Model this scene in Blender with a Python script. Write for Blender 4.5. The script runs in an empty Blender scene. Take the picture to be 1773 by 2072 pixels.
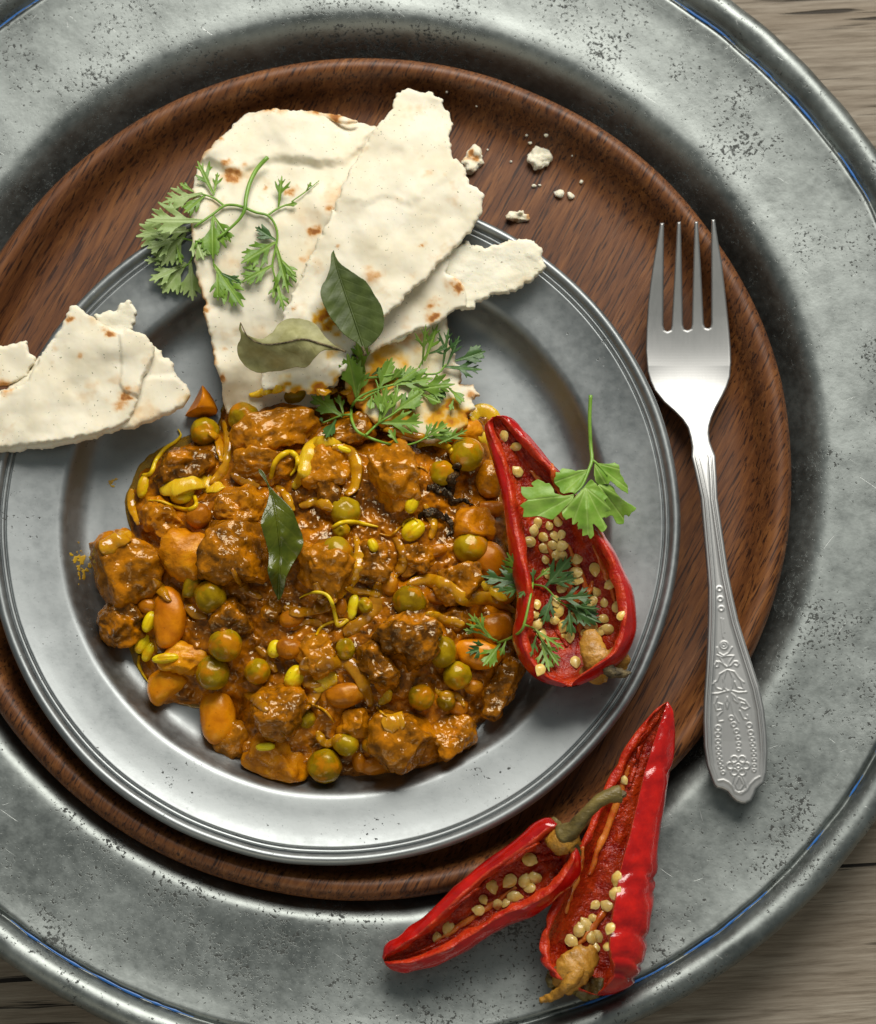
import bpy, bmesh, math, random
import numpy as np
from mathutils import Vector
from mathutils.bvhtree import BVHTree

# ------------------------------------------------------------------ camera, world, light, exposure
scene = bpy.context.scene
COL = scene.collection
TILT = math.radians(12.2)
DIST = 1000.0            # mm from the look-at point
MMU = 0.165              # mm per layout unit at the look-at point
CT, ST = math.cos(TILT), math.sin(TILT)

cam_d = bpy.data.cameras.new('camera')
cam = bpy.data.objects.new('camera', cam_d)
COL.objects.link(cam)
cam.location = (0, -DIST * ST / 1000, DIST * CT / 1000)
cam.rotation_euler = (TILT, 0, 0)
cam_d.sensor_fit = 'VERTICAL'
cam_d.angle = 2 * math.atan(1036 * MMU / DIST)
cam_d.clip_start = 0.02
cam_d.clip_end = 20
cam_d.dof.use_dof = True
cam_d.dof.focus_distance = 0.965
cam_d.dof.aperture_fstop = 9.0
scene.camera = cam

world = bpy.data.worlds.new('World')
scene.world = world
world.use_nodes = True
bg = world.node_tree.nodes['Background']
bg.inputs[0].default_value = (0.88, 1.0, 0.99, 1)
bg.inputs[1].default_value = 0.155

def area(name, loc, target, sx, sy, power, colour):
    d = bpy.data.lights.new(name, 'AREA')
    d.shape = 'RECTANGLE'; d.size = sx; d.size_y = sy
    d.energy = power; d.color = colour
    o = bpy.data.objects.new(name, d)
    COL.objects.link(o)
    o.location = loc
    o.rotation_euler = (Vector(target) - Vector(loc)).to_track_quat('-Z', 'Y').to_euler()
    return o
area('window_light', (0.22, 1.15, 1.10), (0, 0, 0), 1.1, 0.75, 35, (1.0, 0.965, 0.89))
area('room_bounce', (-0.25, -1.15, 0.95), (0, 0, 0), 0.9, 0.7, 3.2, (1.0, 0.90, 0.70))

vs = scene.view_settings
vs.view_transform = 'Standard'; vs.look = 'None'; vs.gamma = 1; vs.exposure = 0.0
vs.use_curve_mapping = False
scene.cycles.max_bounces = 6
scene.cycles.use_denoising = True

# ------------------------------------------------------------------ layout: photo units -> world millimetres
def P(u, v, z):
    """Point on the plane at height z (mm) that is seen at layout position (u, v)."""
    u = np.asarray(u, float); v = np.asarray(v, float); z = np.asarray(z, float)
    f = DIST / MMU
    a = (u - 886.5) / f; b = -(v - 1036) / f
    dx, dy, dz = a, b * CT + ST, b * ST - CT
    t = (z - DIST * CT) / dz
    x = dx * t; y = -DIST * ST + dy * t
    return np.stack(np.broadcast_arrays(x, y, z), -1)

# ------------------------------------------------------------------ noise
def _hash(ix, iy, iz, seed):
    h = (ix * 374761393 + iy * 668265263 + iz * 2147483647 + seed * 974711) & 0xFFFFFFFF
    h = ((h ^ (h >> 13)) * 1274126177) & 0xFFFFFFFF
    h = ((h ^ (h >> 16)) * 2246822519) & 0xFFFFFFFF
    return ((h ^ (h >> 15)) & 0xFFFFFF) / float(0xFFFFFF)

def vnoise(p, seed=0):
    p = np.asarray(p, float)
    i = np.floor(p).astype(np.int64); f = p - i
    f = f * f * f * (f * (f * 6 - 15) + 10)
    r = 0
    for dx in (0, 1):
        wx = f[..., 0] if dx else 1 - f[..., 0]
        for dy in (0, 1):
            wy = f[..., 1] if dy else 1 - f[..., 1]
            for dz in (0, 1):
                wz = f[..., 2] if dz else 1 - f[..., 2]
                r = r + wx * wy * wz * _hash(i[..., 0] + dx, i[..., 1] + dy, i[..., 2] + dz, seed)
    return r * 2 - 1

def fbm(p, seed=0, oct=3, gain=0.5):
    a, s, r = 1.0, 1.0, 0
    for k in range(oct):
        r = r + a * vnoise(np.asarray(p) * s + 17.3 * k, seed + k * 7)
        a *= gain; s *= 2.03
    return r

def n2(u, v, wl, seed=0, oct=3, gain=0.5):
    p = np.stack([u / wl, v / wl, np.zeros_like(u) + seed * 3.7], -1)
    return fbm(p, seed, oct, gain)

# ------------------------------------------------------------------ mesh helpers (all in mm, stored in m)
ORIGIN = {}
HITS = []

def register(verts, faces):
    HITS.append((BVHTree.FromPolygons([tuple(p) for p in verts], [tuple(f) for f in faces])))

def surf(u, v, default=16.0):
    """Height of the topmost thing built so far at layout position (u, v)."""
    o = Vector((0, -DIST * ST, DIST * CT))
    q = P(u, v, 0.0)
    d = (Vector(q) - o).normalized()
    best, bz = 1e9, default
    for t in HITS:
        h = t.ray_cast(o, d)
        if h[0] is not None and h[3] < best:
            best, bz = h[3], h[0].z
    return bz

def surf_n(u, v):
    o = Vector((0, -DIST * ST, DIST * CT))
    d = (Vector(P(u, v, 0.0)) - o).normalized()
    best, r = 1e9, (Vector(P(u, v, 16.0)), Vector((0, 0, 1)))
    for t in HITS:
        h = t.ray_cast(o, d)
        if h[0] is not None and h[3] < best:
            n = h[1]
            if n.dot(d) > 0: n = -n
            best, r = h[3], (h[0], n)
    return r

def thing(name, label, cat, at, group=None):
    o = bpy.data.objects.new(name, None)
    o.empty_display_size = 0.01
    COL.objects.link(o)
    at = [float(c) for c in at]
    o.location = [c * 0.001 for c in at]
    ORIGIN[o.name] = at
    tag(o, label, cat, group)
    return o

def tag(o, label, cat, group=None):
    o['label'] = label; o['category'] = cat
    if group: o['group'] = group
    return o

def mk(name, verts, faces, mat, parent=None, attrs=None, recalc=True, hit=False, smooth=True):
    verts = np.asarray(verts, float).reshape(-1, 3)
    lo, hi = verts.min(0), verts.max(0)
    org = np.array([(lo[0] + hi[0]) / 2, (lo[1] + hi[1]) / 2, lo[2]])
    me = bpy.data.meshes.new(name)
    me.from_pydata(((verts - org) * 0.001).tolist(), [], [tuple(int(i) for i in f) for f in faces])
    if attrs:
        for k, a in attrs.items():
            at = me.attributes.new(k, 'FLOAT', 'POINT')
            at.data.foreach_set('value', np.asarray(a, np.float32))
    if recalc:
        bm = bmesh.new(); bm.from_mesh(me)
        bmesh.ops.recalc_face_normals(bm, faces=bm.faces)
        bm.to_mesh(me); bm.free()
    if smooth:
        me.polygons.foreach_set('use_smooth', [True] * len(me.polygons))
    me.materials.append(mat)
    me.update()
    o = bpy.data.objects.new(name, me)
    COL.objects.link(o)
    if parent is not None:
        o.parent = parent
        o.location = (org - np.array(ORIGIN[parent.name])) * 0.001
    else:
        o.location = org * 0.001
    ORIGIN[o.name] = list(org)
    if hit: register(verts, faces)
    return o

def catmull(pts, n):
    pts = np.asarray(pts, float)
    m = len(pts)
    if m < 3:
        t = np.linspace(0, 1, n)[:, None]
        return pts[0] * (1 - t) + pts[-1] * t
    ext = np.vstack([2 * pts[0] - pts[1], pts, 2 * pts[-1] - pts[-2]])
    out = []
    for s in np.linspace(0, m - 1, n):
        i = min(int(s), m - 2); t = s - i
        p0, p1, p2, p3 = ext[i:i + 4]
        out.append(0.5 * (2 * p1 + (p2 - p0) * t + (2 * p0 - 5 * p1 + 4 * p2 - p3) * t * t + (3 * p1 - p0 - 3 * p2 + p3) * t ** 3))
    return np.array(out)

def tube(path, radii, ns=8, squash=1.0, seed=None, rough=0.0):
    """path (n,3) mm, radii per point -> closed tapered tube."""
    path = np.asarray(path, float); n = len(path)
    radii = np.interp(np.linspace(0, 1, n), np.linspace(0, 1, len(radii)), radii)
    tan = np.gradient(path, axis=0)
    tan /= np.linalg.norm(tan, axis=1)[:, None] + 1e-9
    up = np.array([0, 0, 1.0])
    V, F = [], []
    for i in range(n):
        s = np.cross(tan[i], up); s /= np.linalg.norm(s) + 1e-9
        w = np.cross(s, tan[i])
        for k in range(ns):
            a = 2 * math.pi * k / ns
            V.append(path[i] + radii[i] * (math.cos(a) * s + squash * math.sin(a) * w))
    for i in range(n - 1):
        for k in range(ns):
            k2 = (k + 1) % ns
            F.append((i * ns + k, i * ns + k2, (i + 1) * ns + k2, (i + 1) * ns + k))
    V.append(path[0] - tan[0] * radii[0] * 0.4); V.append(path[-1] + tan[-1] * radii[-1] * 0.4)
    a, b = len(V) - 2, len(V) - 1
    for k in range(ns):
        k2 = (k + 1) % ns
        F.append((a, k2, k)); F.append((b, (n - 1) * ns + k, (n - 1) * ns + k2))
    V = np.array(V)
    if rough:
        nz = np.stack([fbm(V / 1.6, seed + j * 31, 3) for j in range(3)], -1)
        V = V + nz * rough
    return V, F

def lathe(profile, centre, seg=256, warp=None, seed=0):
    """profile [(r, z)] dense -> solid of revolution about centre (x, y)."""
    prof = np.asarray(profile, float)
    th = np.linspace(0, 2 * math.pi, seg, endpoint=False)
    R = prof[:, 0][:, None] * np.ones(seg)[None]
    Z = prof[:, 1][:, None] * np.ones(seg)[None]
    T = np.ones(len(prof))[:, None] * th[None]
    if warp: R, Z = warp(R, Z, T)
    V = np.stack([centre[0] + R * np.cos(T), centre[1] + R * np.sin(T), Z], -1).reshape(-1, 3)
    F = []
    m = len(prof)
    for i in range(m - 1):
        a = i * seg; b = a + seg
        for k in range(seg):
            k2 = (k + 1) % seg
            F.append((a + k, a + k2, b + k2, b + k))
    # caps
    V = np.vstack([V, [[centre[0], centre[1], prof[0, 1]], [centre[0], centre[1], prof[-1, 1]]]])
    c0, c1 = len(V) - 2, len(V) - 1
    for k in range(seg):
        k2 = (k + 1) % seg
        if prof[0, 0] > 0.01: F.append((c0, k2, k))
        if prof[-1, 0] > 0.01: F.append((c1, (m - 1) * seg + k, (m - 1) * seg + k2))
    return V, F

def rounded(profile, n=5):
    """densify a profile with catmull through its points"""
    return catmull(np.asarray(profile, float), (len(profile) - 1) * n + 1)

def poly_sdf(poly):
    poly = np.asarray(poly, float)[:, :2]
    def f(U, V):
        sh = U.shape; p = np.stack([U.ravel(), V.ravel()], -1)
        best = np.full(len(p), 1e18); inside = np.zeros(len(p), bool)
        a = poly; b = np.roll(poly, -1, 0)
        for (ax, ay), (bx, by) in zip(a, b):
            ex, ey = bx - ax, by - ay
            wx, wy = p[:, 0] - ax, p[:, 1] - ay
            t = np.clip((wx * ex + wy * ey) / (ex * ex + ey * ey + 1e-12), 0, 1)
            d = (wx - ex * t) ** 2 + (wy - ey * t) ** 2
            best = np.minimum(best, d)
            c = (ay > p[:, 1]) != (by > p[:, 1])
            if ey != 0:
                inside ^= c & (p[:, 0] < ex * (p[:, 1] - ay) / ey + ax)
        return (np.sqrt(best) * np.where(inside, 1, -1)).reshape(sh)
    return f

def stroke_sdf(segs):
    """union of tapered capsules [(a, b, ra, rb)]"""
    def f(U, V):
        r = np.full(U.shape, -1e9)
        for (ax, ay), (bx, by), ra, rb in segs:
            ex, ey = bx - ax, by - ay
            t = np.clip(((U - ax) * ex + (V - ay) * ey) / (ex * ex + ey * ey + 1e-9), 0, 1)
            d = np.hypot(U - ax - ex * t, V - ay - ey * t)
            r = np.maximum(r, ra + (rb - ra) * t - d)
        return r
    return f

def mgrid(sdf, u0, v0, u1, v1, h):
    """marching squares: points (n,2), faces, sdf at points, boundary edges"""
    us = np.arange(u0, u1 + h, h); vs_ = np.arange(v0, v1 + h, h)
    U, V = np.meshgrid(us, vs_)
    S = sdf(U, V)
    S = np.where(np.abs(S) < 1e-4, 1e-4, S)
    ny, nx = S.shape
    ins = S > 0
    idx = -np.ones(S.shape, int)
    idx[ins] = np.arange(ins.sum())
    pts = [np.stack([U[ins], V[ins]], -1)]
    sv = [S[ins]]
    n = int(ins.sum())
    full = ins[:-1, :-1] & ins[1:, :-1] & ins[:-1, 1:] & ins[1:, 1:]
    any_ = ins[:-1, :-1] | ins[1:, :-1] | ins[:-1, 1:] | ins[1:, 1:]
    j, i = np.nonzero(full)
    faces = [tuple(q) for q in np.stack([idx[j, i], idx[j + 1, i], idx[j + 1, i + 1], idx[j, i + 1]], -1).tolist()]
    extra = []; cross = {}; bedges = []
    def cp(a, b):
        nonlocal n
        k = (a, b) if a < b else (b, a)
        if k not in cross:
            sa, sb = S[a], S[b]; t = sa / (sa - sb)
            t = min(max(t, 0.03), 0.97)
            extra.append((U[a] + (U[b] - U[a]) * t, V[a] + (V[b] - V[a]) * t))
            cross[k] = n; n += 1
        return cross[k]
    for j, i in zip(*np.nonzero(any_ & ~full)):
        c = [(j, i), (j + 1, i), (j + 1, i + 1), (j, i + 1)]
        poly = []
        for q in range(4):
            a, b = c[q], c[(q + 1) % 4]
            if ins[a]: poly.append((int(idx[a]), 0))
            if ins[a] != ins[b]: poly.append((cp(a, b), 1 if ins[a] else 2))
        ids = [x[0] for x in poly]
        if len(ids) >= 3: faces.append(tuple(ids))
        for q in range(len(poly)):
            if poly[q][1] == 1 and poly[(q + 1) % len(poly)][1] == 2:
                bedges.append((poly[q][0], poly[(q + 1) % len(poly)][0]))
    if extra:
        pts.append(np.array(extra)); sv.append(np.zeros(len(extra)))
    return np.vstack(pts), faces, np.concatenate(sv), bedges

def shell(pts, faces, bed, ztop, thick):
    """closed shell: top at P(u,v,ztop), bottom straight below by thick"""
    top = P(pts[:, 0], pts[:, 1], ztop)
    bot = top.copy(); bot[:, 2] -= thick
    n = len(pts)
    F = list(faces) + [tuple(reversed([i + n for i in f])) for f in faces]
    for a, b in bed:
        F.append((b, a, a + n, b + n))
    return np.vstack([top, bot]), F

def idw(ctrl, power=2.6, soft=26):
    c = np.asarray(ctrl, float)
    def f(U, V):
        w = 0; s = 0
        for u, v, z in c:
            k = 1.0 / (np.hypot(U - u, V - v) + soft) ** power
            w = w + k; s = s + k * z
        return s / w
    return f

# ------------------------------------------------------------------ materials
class NT:
    def __init__(self, name):
        self.m = bpy.data.materials.new(name); self.m.use_nodes = True
        self.t = self.m.node_tree; self.b = self.t.nodes['Principled BSDF']
        self.out = self.t.nodes['Material Output']
        self._pos = None
    def new(self, k): return self.t.nodes.new(k)
    def link(self, a, b): self.t.links.new(a, b)
    @property
    def pos(self):
        if self._pos is None: self._pos = self.new('ShaderNodeNewGeometry').outputs['Position']
        return self._pos
    def map(self, vec, rot=(0, 0, 0), scale=(1, 1, 1), loc=(0, 0, 0)):
        if any(rot):                      # turn first, then stretch
            r = self.new('ShaderNodeMapping'); r.inputs['Rotation'].default_value = rot
            self.link(vec, r.inputs['Vector']); vec = r.outputs[0]
        n = self.new('ShaderNodeMapping')
        n.inputs['Scale'].default_value = scale; n.inputs['Location'].default_value = loc
        self.link(vec, n.inputs['Vector']); return n.outputs[0]
    def noise(self, scale, detail=3, rough=0.55, vec=None, dist=0.0):
        n = self.new('ShaderNodeTexNoise')
        n.inputs['Scale'].default_value = scale; n.inputs['Detail'].default_value = detail
        n.inputs['Roughness'].default_value = rough; n.inputs['Distortion'].default_value = dist
        self.link(vec if vec is not None else self.pos, n.inputs['Vector'])
        return n.outputs['Fac']
    def voro(self, scale, vec=None, rand=1.0):
        n = self.new('ShaderNodeTexVoronoi')
        n.inputs['Scale'].default_value = scale; n.inputs['Randomness'].default_value = rand
        self.link(vec if vec is not None else self.pos, n.inputs['Vector'])
        return n.outputs['Distance']
    def ramp(self, fac, stops):
        n = self.new('ShaderNodeValToRGB')
        while len(n.color_ramp.elements) < len(stops): n.color_ramp.elements.new(0.5)
        for e, (p, c) in zip(n.color_ramp.elements, stops):
            e.position = p
            e.color = (c, c, c, 1) if isinstance(c, (int, float)) else (*c, 1)
        self.link(fac, n.inputs[0]); return n.outputs[0]
    def mix(self, fac, a, b, mode='MIX'):
        n = self.new('ShaderNodeMix'); n.data_type = 'RGBA'; n.blend_type = mode
        for s, v in ((n.inputs[0], fac), (n.inputs[6], a), (n.inputs[7], b)):
            if hasattr(v, 'links'): self.link(v, s)
            elif isinstance(v, (int, float)): s.default_value = v
            else: s.default_value = (*v, 1)
        return n.outputs[2]
    def math(self, op, a, b=0.0, clamp=False):
        n = self.new('ShaderNodeMath'); n.operation = op; n.use_clamp = clamp
        for s, v in ((n.inputs[0], a), (n.inputs[1], b)):
            if hasattr(v, 'links'): self.link(v, s)
            else: s.default_value = v
        return n.outputs[0]
    def attr(self, name):
        n = self.new('ShaderNodeAttribute'); n.attribute_name = name; return n.outputs['Fac']
    def rand(self):
        return self.new('ShaderNodeObjectInfo').outputs['Random']
    def bump(self, h, strength=0.5, dist=0.001, nrm=None):
        n = self.new('ShaderNodeBump')
        n.inputs['Strength'].default_value = strength; n.inputs['Distance'].default_value = dist
        self.link(h, n.inputs['Height'])
        if nrm is not None: self.link(nrm, n.inputs['Normal'])
        return n.outputs[0]
    def set(self, **k):
        names = dict(color='Base Color', metal='Metallic', rough='Roughness', normal='Normal', sss='Subsurface Weight',
                     coat='Coat Weight', coatr='Coat Roughness', spec='Specular IOR Level', trans='Transmission Weight', ior='IOR',
                     aniso='Anisotropic')
        for kk, v in k.items():
            s = self.b.inputs[names[kk]]
            if hasattr(v, 'links'): self.link(v, s)
            elif isinstance(v, (int, float)): s.default_value = v
            else: s.default_value = (*v, 1)
        return self
    def sss(self, w, radius, scale):
        self.b.inputs['Subsurface Weight'].default_value = w
        self.b.inputs['Subsurface Radius'].default_value = radius
        self.b.inputs['Subsurface Scale'].default_value = scale
    def translucent(self, colour, fac):
        tr = self.new('ShaderNodeBsdfTranslucent')
        if hasattr(colour, 'links'): self.link(colour, tr.inputs[0])
        else: tr.inputs[0].default_value = (*colour, 1)
        mx = self.new('ShaderNodeMixShader'); mx.inputs[0].default_value = fac
        self.link(self.b.outputs[0], mx.inputs[1]); self.link(tr.outputs[0], mx.inputs[2])
        self.link(mx.outputs[0], self.out.inputs[0])

def mat_table():
    n = NT('weathered_wood')
    g = n.map(n.pos, rot=(0, 0, math.radians(-3)), scale=(0.06, 1, 1))
    gf = n.map(n.pos, rot=(0, 0, math.radians(-3)), scale=(0.035, 1, 1))
    fine = n.noise(620, 8, 0.68, g, 0.15)
    broad = n.noise(70, 3, 0.5, g, 0.6)
    crack = n.noise(130, 4, 0.6, gf, 0.35)
    c = n.ramp(fine, [(0.32, (0.13, 0.104, 0.076)), (0.47, (0.245, 0.204, 0.158)), (0.66, (0.36, 0.312, 0.252))])
    c = n.mix(n.ramp(broad, [(0.35, 0.0), (0.7, 0.55)]), c, (0.20, 0.155, 0.11), 'MIX')
    cm = n.ramp(crack, [(0.365, 1.0), (0.395, 0.0)])
    cm = n.math('MAXIMUM', cm, n.ramp(n.noise(260, 3, 0.55, gf, 0.25), [(0.325, 0.85), (0.365, 0.0)]))
    c = n.mix(cm, c, (0.012, 0.009, 0.007))
    h = n.math('SUBTRACT', n.math('MULTIPLY', fine, 0.35), n.math('MULTIPLY', cm, 0.8))
    n.set(color=c, rough=0.72, normal=n.bump(h, 0.7, 0.0012), spec=0.3)
    return n.m

def pewter(name, lo, hi, pit_lo, pit_hi, rough, pit_scale, cluster_gain, mottle=0.5, scr=0.75):
    n = NT(name)
    cloud = n.noise(26, 5, 0.62)
    fine = n.noise(330, 4, 0.6)
    pit = n.noise(pit_scale, 4, 0.62)
    big = n.noise(pit_scale * 0.42, 4, 0.66)
    cluster = n.noise(40, 4, 0.62)
    cl = n.math('MULTIPLY', n.math('SUBTRACT', cluster, 0.5), cluster_gain)
    pm = n.ramp(n.math('ADD', pit, cl), [(pit_lo, 0.0), (pit_hi, 1.0)])
    pm = n.math('MAXIMUM', pm, n.ramp(n.math('ADD', big, n.math('MULTIPLY', cl, 1.2)), [(pit_lo + 0.065, 0.0), (pit_hi + 0.075, 0.9)]))
    dust = n.ramp(n.noise(1500, 2, 0.5), [(0.66, 0.0), (0.74, 0.5)])
    c = n.ramp(n.math('ADD', n.math('MULTIPLY', cloud, 0.68), n.math('MULTIPLY', fine, 0.32)), [(0.34, lo), (0.66, hi)])
    sc = None
    for ang, s in ((35, 1300), (-52, 1100), (75, 1200), (-20, 1500)):
        v = n.map(n.pos, rot=(0, 0, math.radians(ang)), scale=(0.035, 1, 1))
        q = n.ramp(n.noise(s, 2, 0.5, v, 0.1), [(scr, 0.0), (scr + 0.03, 1.0)])
        sc = q if sc is None else n.math('MAXIMUM', sc, q)
    c = n.mix(n.math('MULTIPLY', dust, 0.6), c, (0.10, 0.10, 0.095))
    c = n.mix(n.math('MULTIPLY', sc, 0.45), c, (0.70, 0.71, 0.70))
    c = n.mix(n.math('MULTIPLY', pm, 0.82), c, (0.022, 0.023, 0.021))
    r = n.math('ADD', rough, n.math('MULTIPLY', n.math('SUBTRACT', fine, 0.5), 0.22))
    r = n.math('ADD', r, n.math('MULTIPLY', n.math('SUBTRACT', cloud, 0.5), 0.28))
    r = n.math('ADD', r, n.math('MULTIPLY', pm, 0.3), True)
    met = n.math('SUBTRACT', 1.0, n.math('MULTIPLY', pm, 0.7))
    h = n.math('SUBTRACT', n.math('MULTIPLY', fine, mottle), n.math('MULTIPLY', pm, 0.8))
    h = n.math('SUBTRACT', h, n.math('MULTIPLY', sc, 0.3))
    n.set(color=c, metal=met, rough=r, normal=n.bump(h, 0.35, 0.0004))
    return n

def mat_charger():
    return pewter('old_pewter', (0.175, 0.190, 0.183), (0.325, 0.350, 0.340), 0.612, 0.665, 0.48, 820, 0.55).m

def mat_plate():
    n = pewter('pewter', (0.27, 0.288, 0.292), (0.35, 0.370, 0.374), 0.70, 0.74, 0.48, 620, 0.45, 0.15, 0.79)
    return n.m

def mat_blue():
    n = NT('blue_enamel')
    n.set(color=(0.02, 0.13, 0.42), rough=0.4)
    return n.m

def mat_woodplate():
    n = NT('dark_hardwood')
    vec = n.map(n.pos, rot=(0, 0, math.radians(-62)), scale=(0.055, 1, 0.6))
    vec2 = n.map(n.pos, rot=(0, 0, math.radians(-62)), scale=(0.10, 1, 0.6))
    pores = n.noise(1300, 3, 0.6, vec, 0.4)
    streak = n.noise(300, 5, 0.66, vec2, 1.4)
    fig = n.noise(30, 3, 0.5, vec2, 1.5)
    c = n.ramp(streak, [(0.28, (0.060, 0.019, 0.006)), (0.5, (0.165, 0.058, 0.016)), (0.74, (0.290, 0.115, 0.032))])
    c = n.mix(n.ramp(fig, [(0.35, 0.0), (0.65, 0.5)]), c, (0.085, 0.030, 0.013))
    c = n.mix(n.ramp(pores, [(0.38, 0.9), (0.47, 0.0)]), c, (0.022, 0.008, 0.005))
    c = n.mix(n.ramp(n.noise(650, 2, 0.5, vec2), [(0.60, 0.0), (0.72, 0.30)]), c, (0.28, 0.125, 0.050))
    h = n.math('ADD', n.math('MULTIPLY', pores, 0.6), n.math('MULTIPLY', streak, 0.2))
    n.set(color=c, rough=n.ramp(streak, [(0.3, 0.55), (0.7, 0.42)]), normal=n.bump(h, 0.35, 0.0005), spec=0.32)
    return n.m

def mat_bread(name='flatbread', base=(0.83, 0.775, 0.635), coarse=0.16):
    n = NT(name)
    v = n.noise(60, 4, 0.6); f = n.noise(500, 4, 0.6); m = n.noise(180, 3, 0.55)
    dark = tuple(c * k for c, k in zip(base, (0.90, 0.87, 0.80)))
    c = n.mix(n.ramp(v, [(0.35, 0.0), (0.65, 1.0)]), dark, base)
    c = n.mix(n.ramp(n.noise(1000, 2, 0.5), [(0.70, 0.0), (0.74, 0.75)]), c, (0.16, 0.15, 0.06))
    freckle = n.ramp(n.noise(110, 3, 0.6), [(0.60, 0.0), (0.74, 0.42)])
    c = n.mix(freckle, c, (0.60, 0.36, 0.13))
    toast = n.math('MULTIPLY', n.attr('toast'), n.ramp(n.math('ADD', n.math('MULTIPLY', f, 0.5), n.math('MULTIPLY', m, 0.5)), [(0.3, 0.55), (0.6, 1.15)]), True)
    c = n.mix(n.math('MULTIPLY', toast, 1.35, True), c, n.ramp(toast, [(0.0, (0.78, 0.56, 0.30)), (0.6, (0.60, 0.30, 0.09)), (1.0, (0.32, 0.12, 0.03))]))
    stain = n.math('MULTIPLY', n.attr('stain'), n.ramp(m, [(0.3, 0.6), (0.6, 1.15)]), True)
    c = n.mix(n.math('MULTIPLY', stain, 1.7, True), c, n.ramp(stain, [(0.0, (0.80, 0.62, 0.14)), (0.6, (0.72, 0.36, 0.015)), (1.0, (0.42, 0.13, 0.008))]))
    blis = n.ramp(n.noise(75, 2, 0.5), [(0.42, 0.0), (0.68, 1.0)])
    h = n.math('ADD', n.math('ADD', n.math('MULTIPLY', f, 0.28), n.math('MULTIPLY', m, 0.35)), n.math('MULTIPLY', blis, 1.1))
    n.set(color=c, rough=0.75, normal=n.bump(h, coarse, 0.0008), spec=0.25)
    n.sss(0.25, (1.0, 0.7, 0.4), 0.0015)
    return n.m

def saucy(name, stops, bumpd=0.0012, bumps=0.8, rough=(0.22, 0.5), scale=1.0, film=0.0, coat=0.0, sss=0.0, spec=0.38):
    n = NT(name)
    a = n.noise(230 * scale, 3, 0.58, None, 0.3); f = n.noise(850, 1.5, 0.6); w = n.noise(90, 2, 0.5)
    c = n.ramp(n.math('ADD', n.math('MULTIPLY', a, 0.7), n.math('MULTIPLY', n.rand(), 0.22)), stops)
    if film:
        fm = n.ramp(n.noise(150, 3, 0.6), [(0.50, 0.0), (0.64, film)])
        c = n.mix(fm, c, (0.54, 0.180, 0.002))
    c = n.mix(n.ramp(n.noise(1600, 2, 0.5), [(0.70, 0.0), (0.75, 0.7)]), c, (0.025, 0.012, 0.004))
    c = n.mix(n.ramp(n.noise(700, 3, 0.6), [(0.62, 0.0), (0.72, 0.5)]), c, (0.50, 0.20, 0.015))
    h = n.math('ADD', n.math('MULTIPLY', a, 1.0), n.math('MULTIPLY', f, 0.28))
    n.set(color=c, rough=n.ramp(w, [(0.35, rough[0]), (0.65, rough[1])]), normal=n.bump(h, bumps, bumpd), spec=spec)
    n.b.inputs['Specular Tint'].default_value = (1.0, 0.88, 0.62, 1)
    n.b.inputs['Coat Weight'].default_value = coat
    n.b.inputs['Coat Roughness'].default_value = 0.12
    n.sss(sss, (1.0, 0.35, 0.08), 0.0015)
    return n.m

def simple(name, c1, c2, scale, rough, bump=0.3, bd=0.0006, sss=0.0, rad=(1, 0.5, 0.2), sscale=0.001, coat=0.0, spec=0.5, trans=None, dots=None, mapscale=None):
    n = NT(name)
    vec = n.map(n.pos, scale=mapscale) if mapscale else n.pos
    a = n.noise(scale, 4, 0.6, vec); f = n.noise(scale * 5, 3, 0.6, vec)
    c = n.mix(n.ramp(a, [(0.35, 0.0), (0.65, 1.0)]), c1, c2)
    if dots: c = n.mix(n.ramp(f, [(0.60, 0.0), (0.70, 0.7)]), c, dots)
    n.set(color=c, rough=rough, spec=spec, normal=n.bump(n.math('ADD', a, n.math('MULTIPLY', f, 0.4)), bump, bd))
    n.b.inputs['Coat Weight'].default_value = coat
    n.b.inputs['Coat Roughness'].default_value = 0.08
    if sss: n.sss(sss, rad, sscale)
    if trans: n.translucent(trans[0], trans[1])
    return n.m

def mat_leaf(name, c1, c2, vein, tr, fac, rough=0.42):
    n = NT(name)
    a = n.noise(160, 4, 0.6); f = n.noise(900, 3, 0.6)
    c = n.mix(n.ramp(a, [(0.35, 0.0), (0.65, 1.0)]), c1, c2)
    vm = n.math('MULTIPLY', n.attr('vein'), 0.8, True)
    c = n.mix(vm, c, vein)
    h = n.math('SUBTRACT', n.math('ADD', n.math('MULTIPLY', a, 0.5), n.math('MULTIPLY', f, 0.4)), n.math('MULTIPLY', n.attr('vein'), 0.8))
    n.set(color=c, rough=rough, normal=n.bump(h, 0.4, 0.0006), spec=0.5)
    n.translucent(tr, fac)
    return n.m

def mat_steel():
    n = NT('stainless_steel')
    v = n.map(n.pos, scale=(1, 0.03, 1))
    b = n.noise(1500, 3, 0.6, v)
    sm = n.noise(40, 4, 0.6)
    n.set(color=n.mix(sm, (0.40, 0.40, 0.395), (0.49, 0.49, 0.485)), metal=1.0,
          rough=n.math('ADD', 0.43, n.math('MULTIPLY', n.math('ADD', b, sm), 0.09)), normal=n.bump(b, 0.02, 0.0001))
    return n.m

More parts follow.
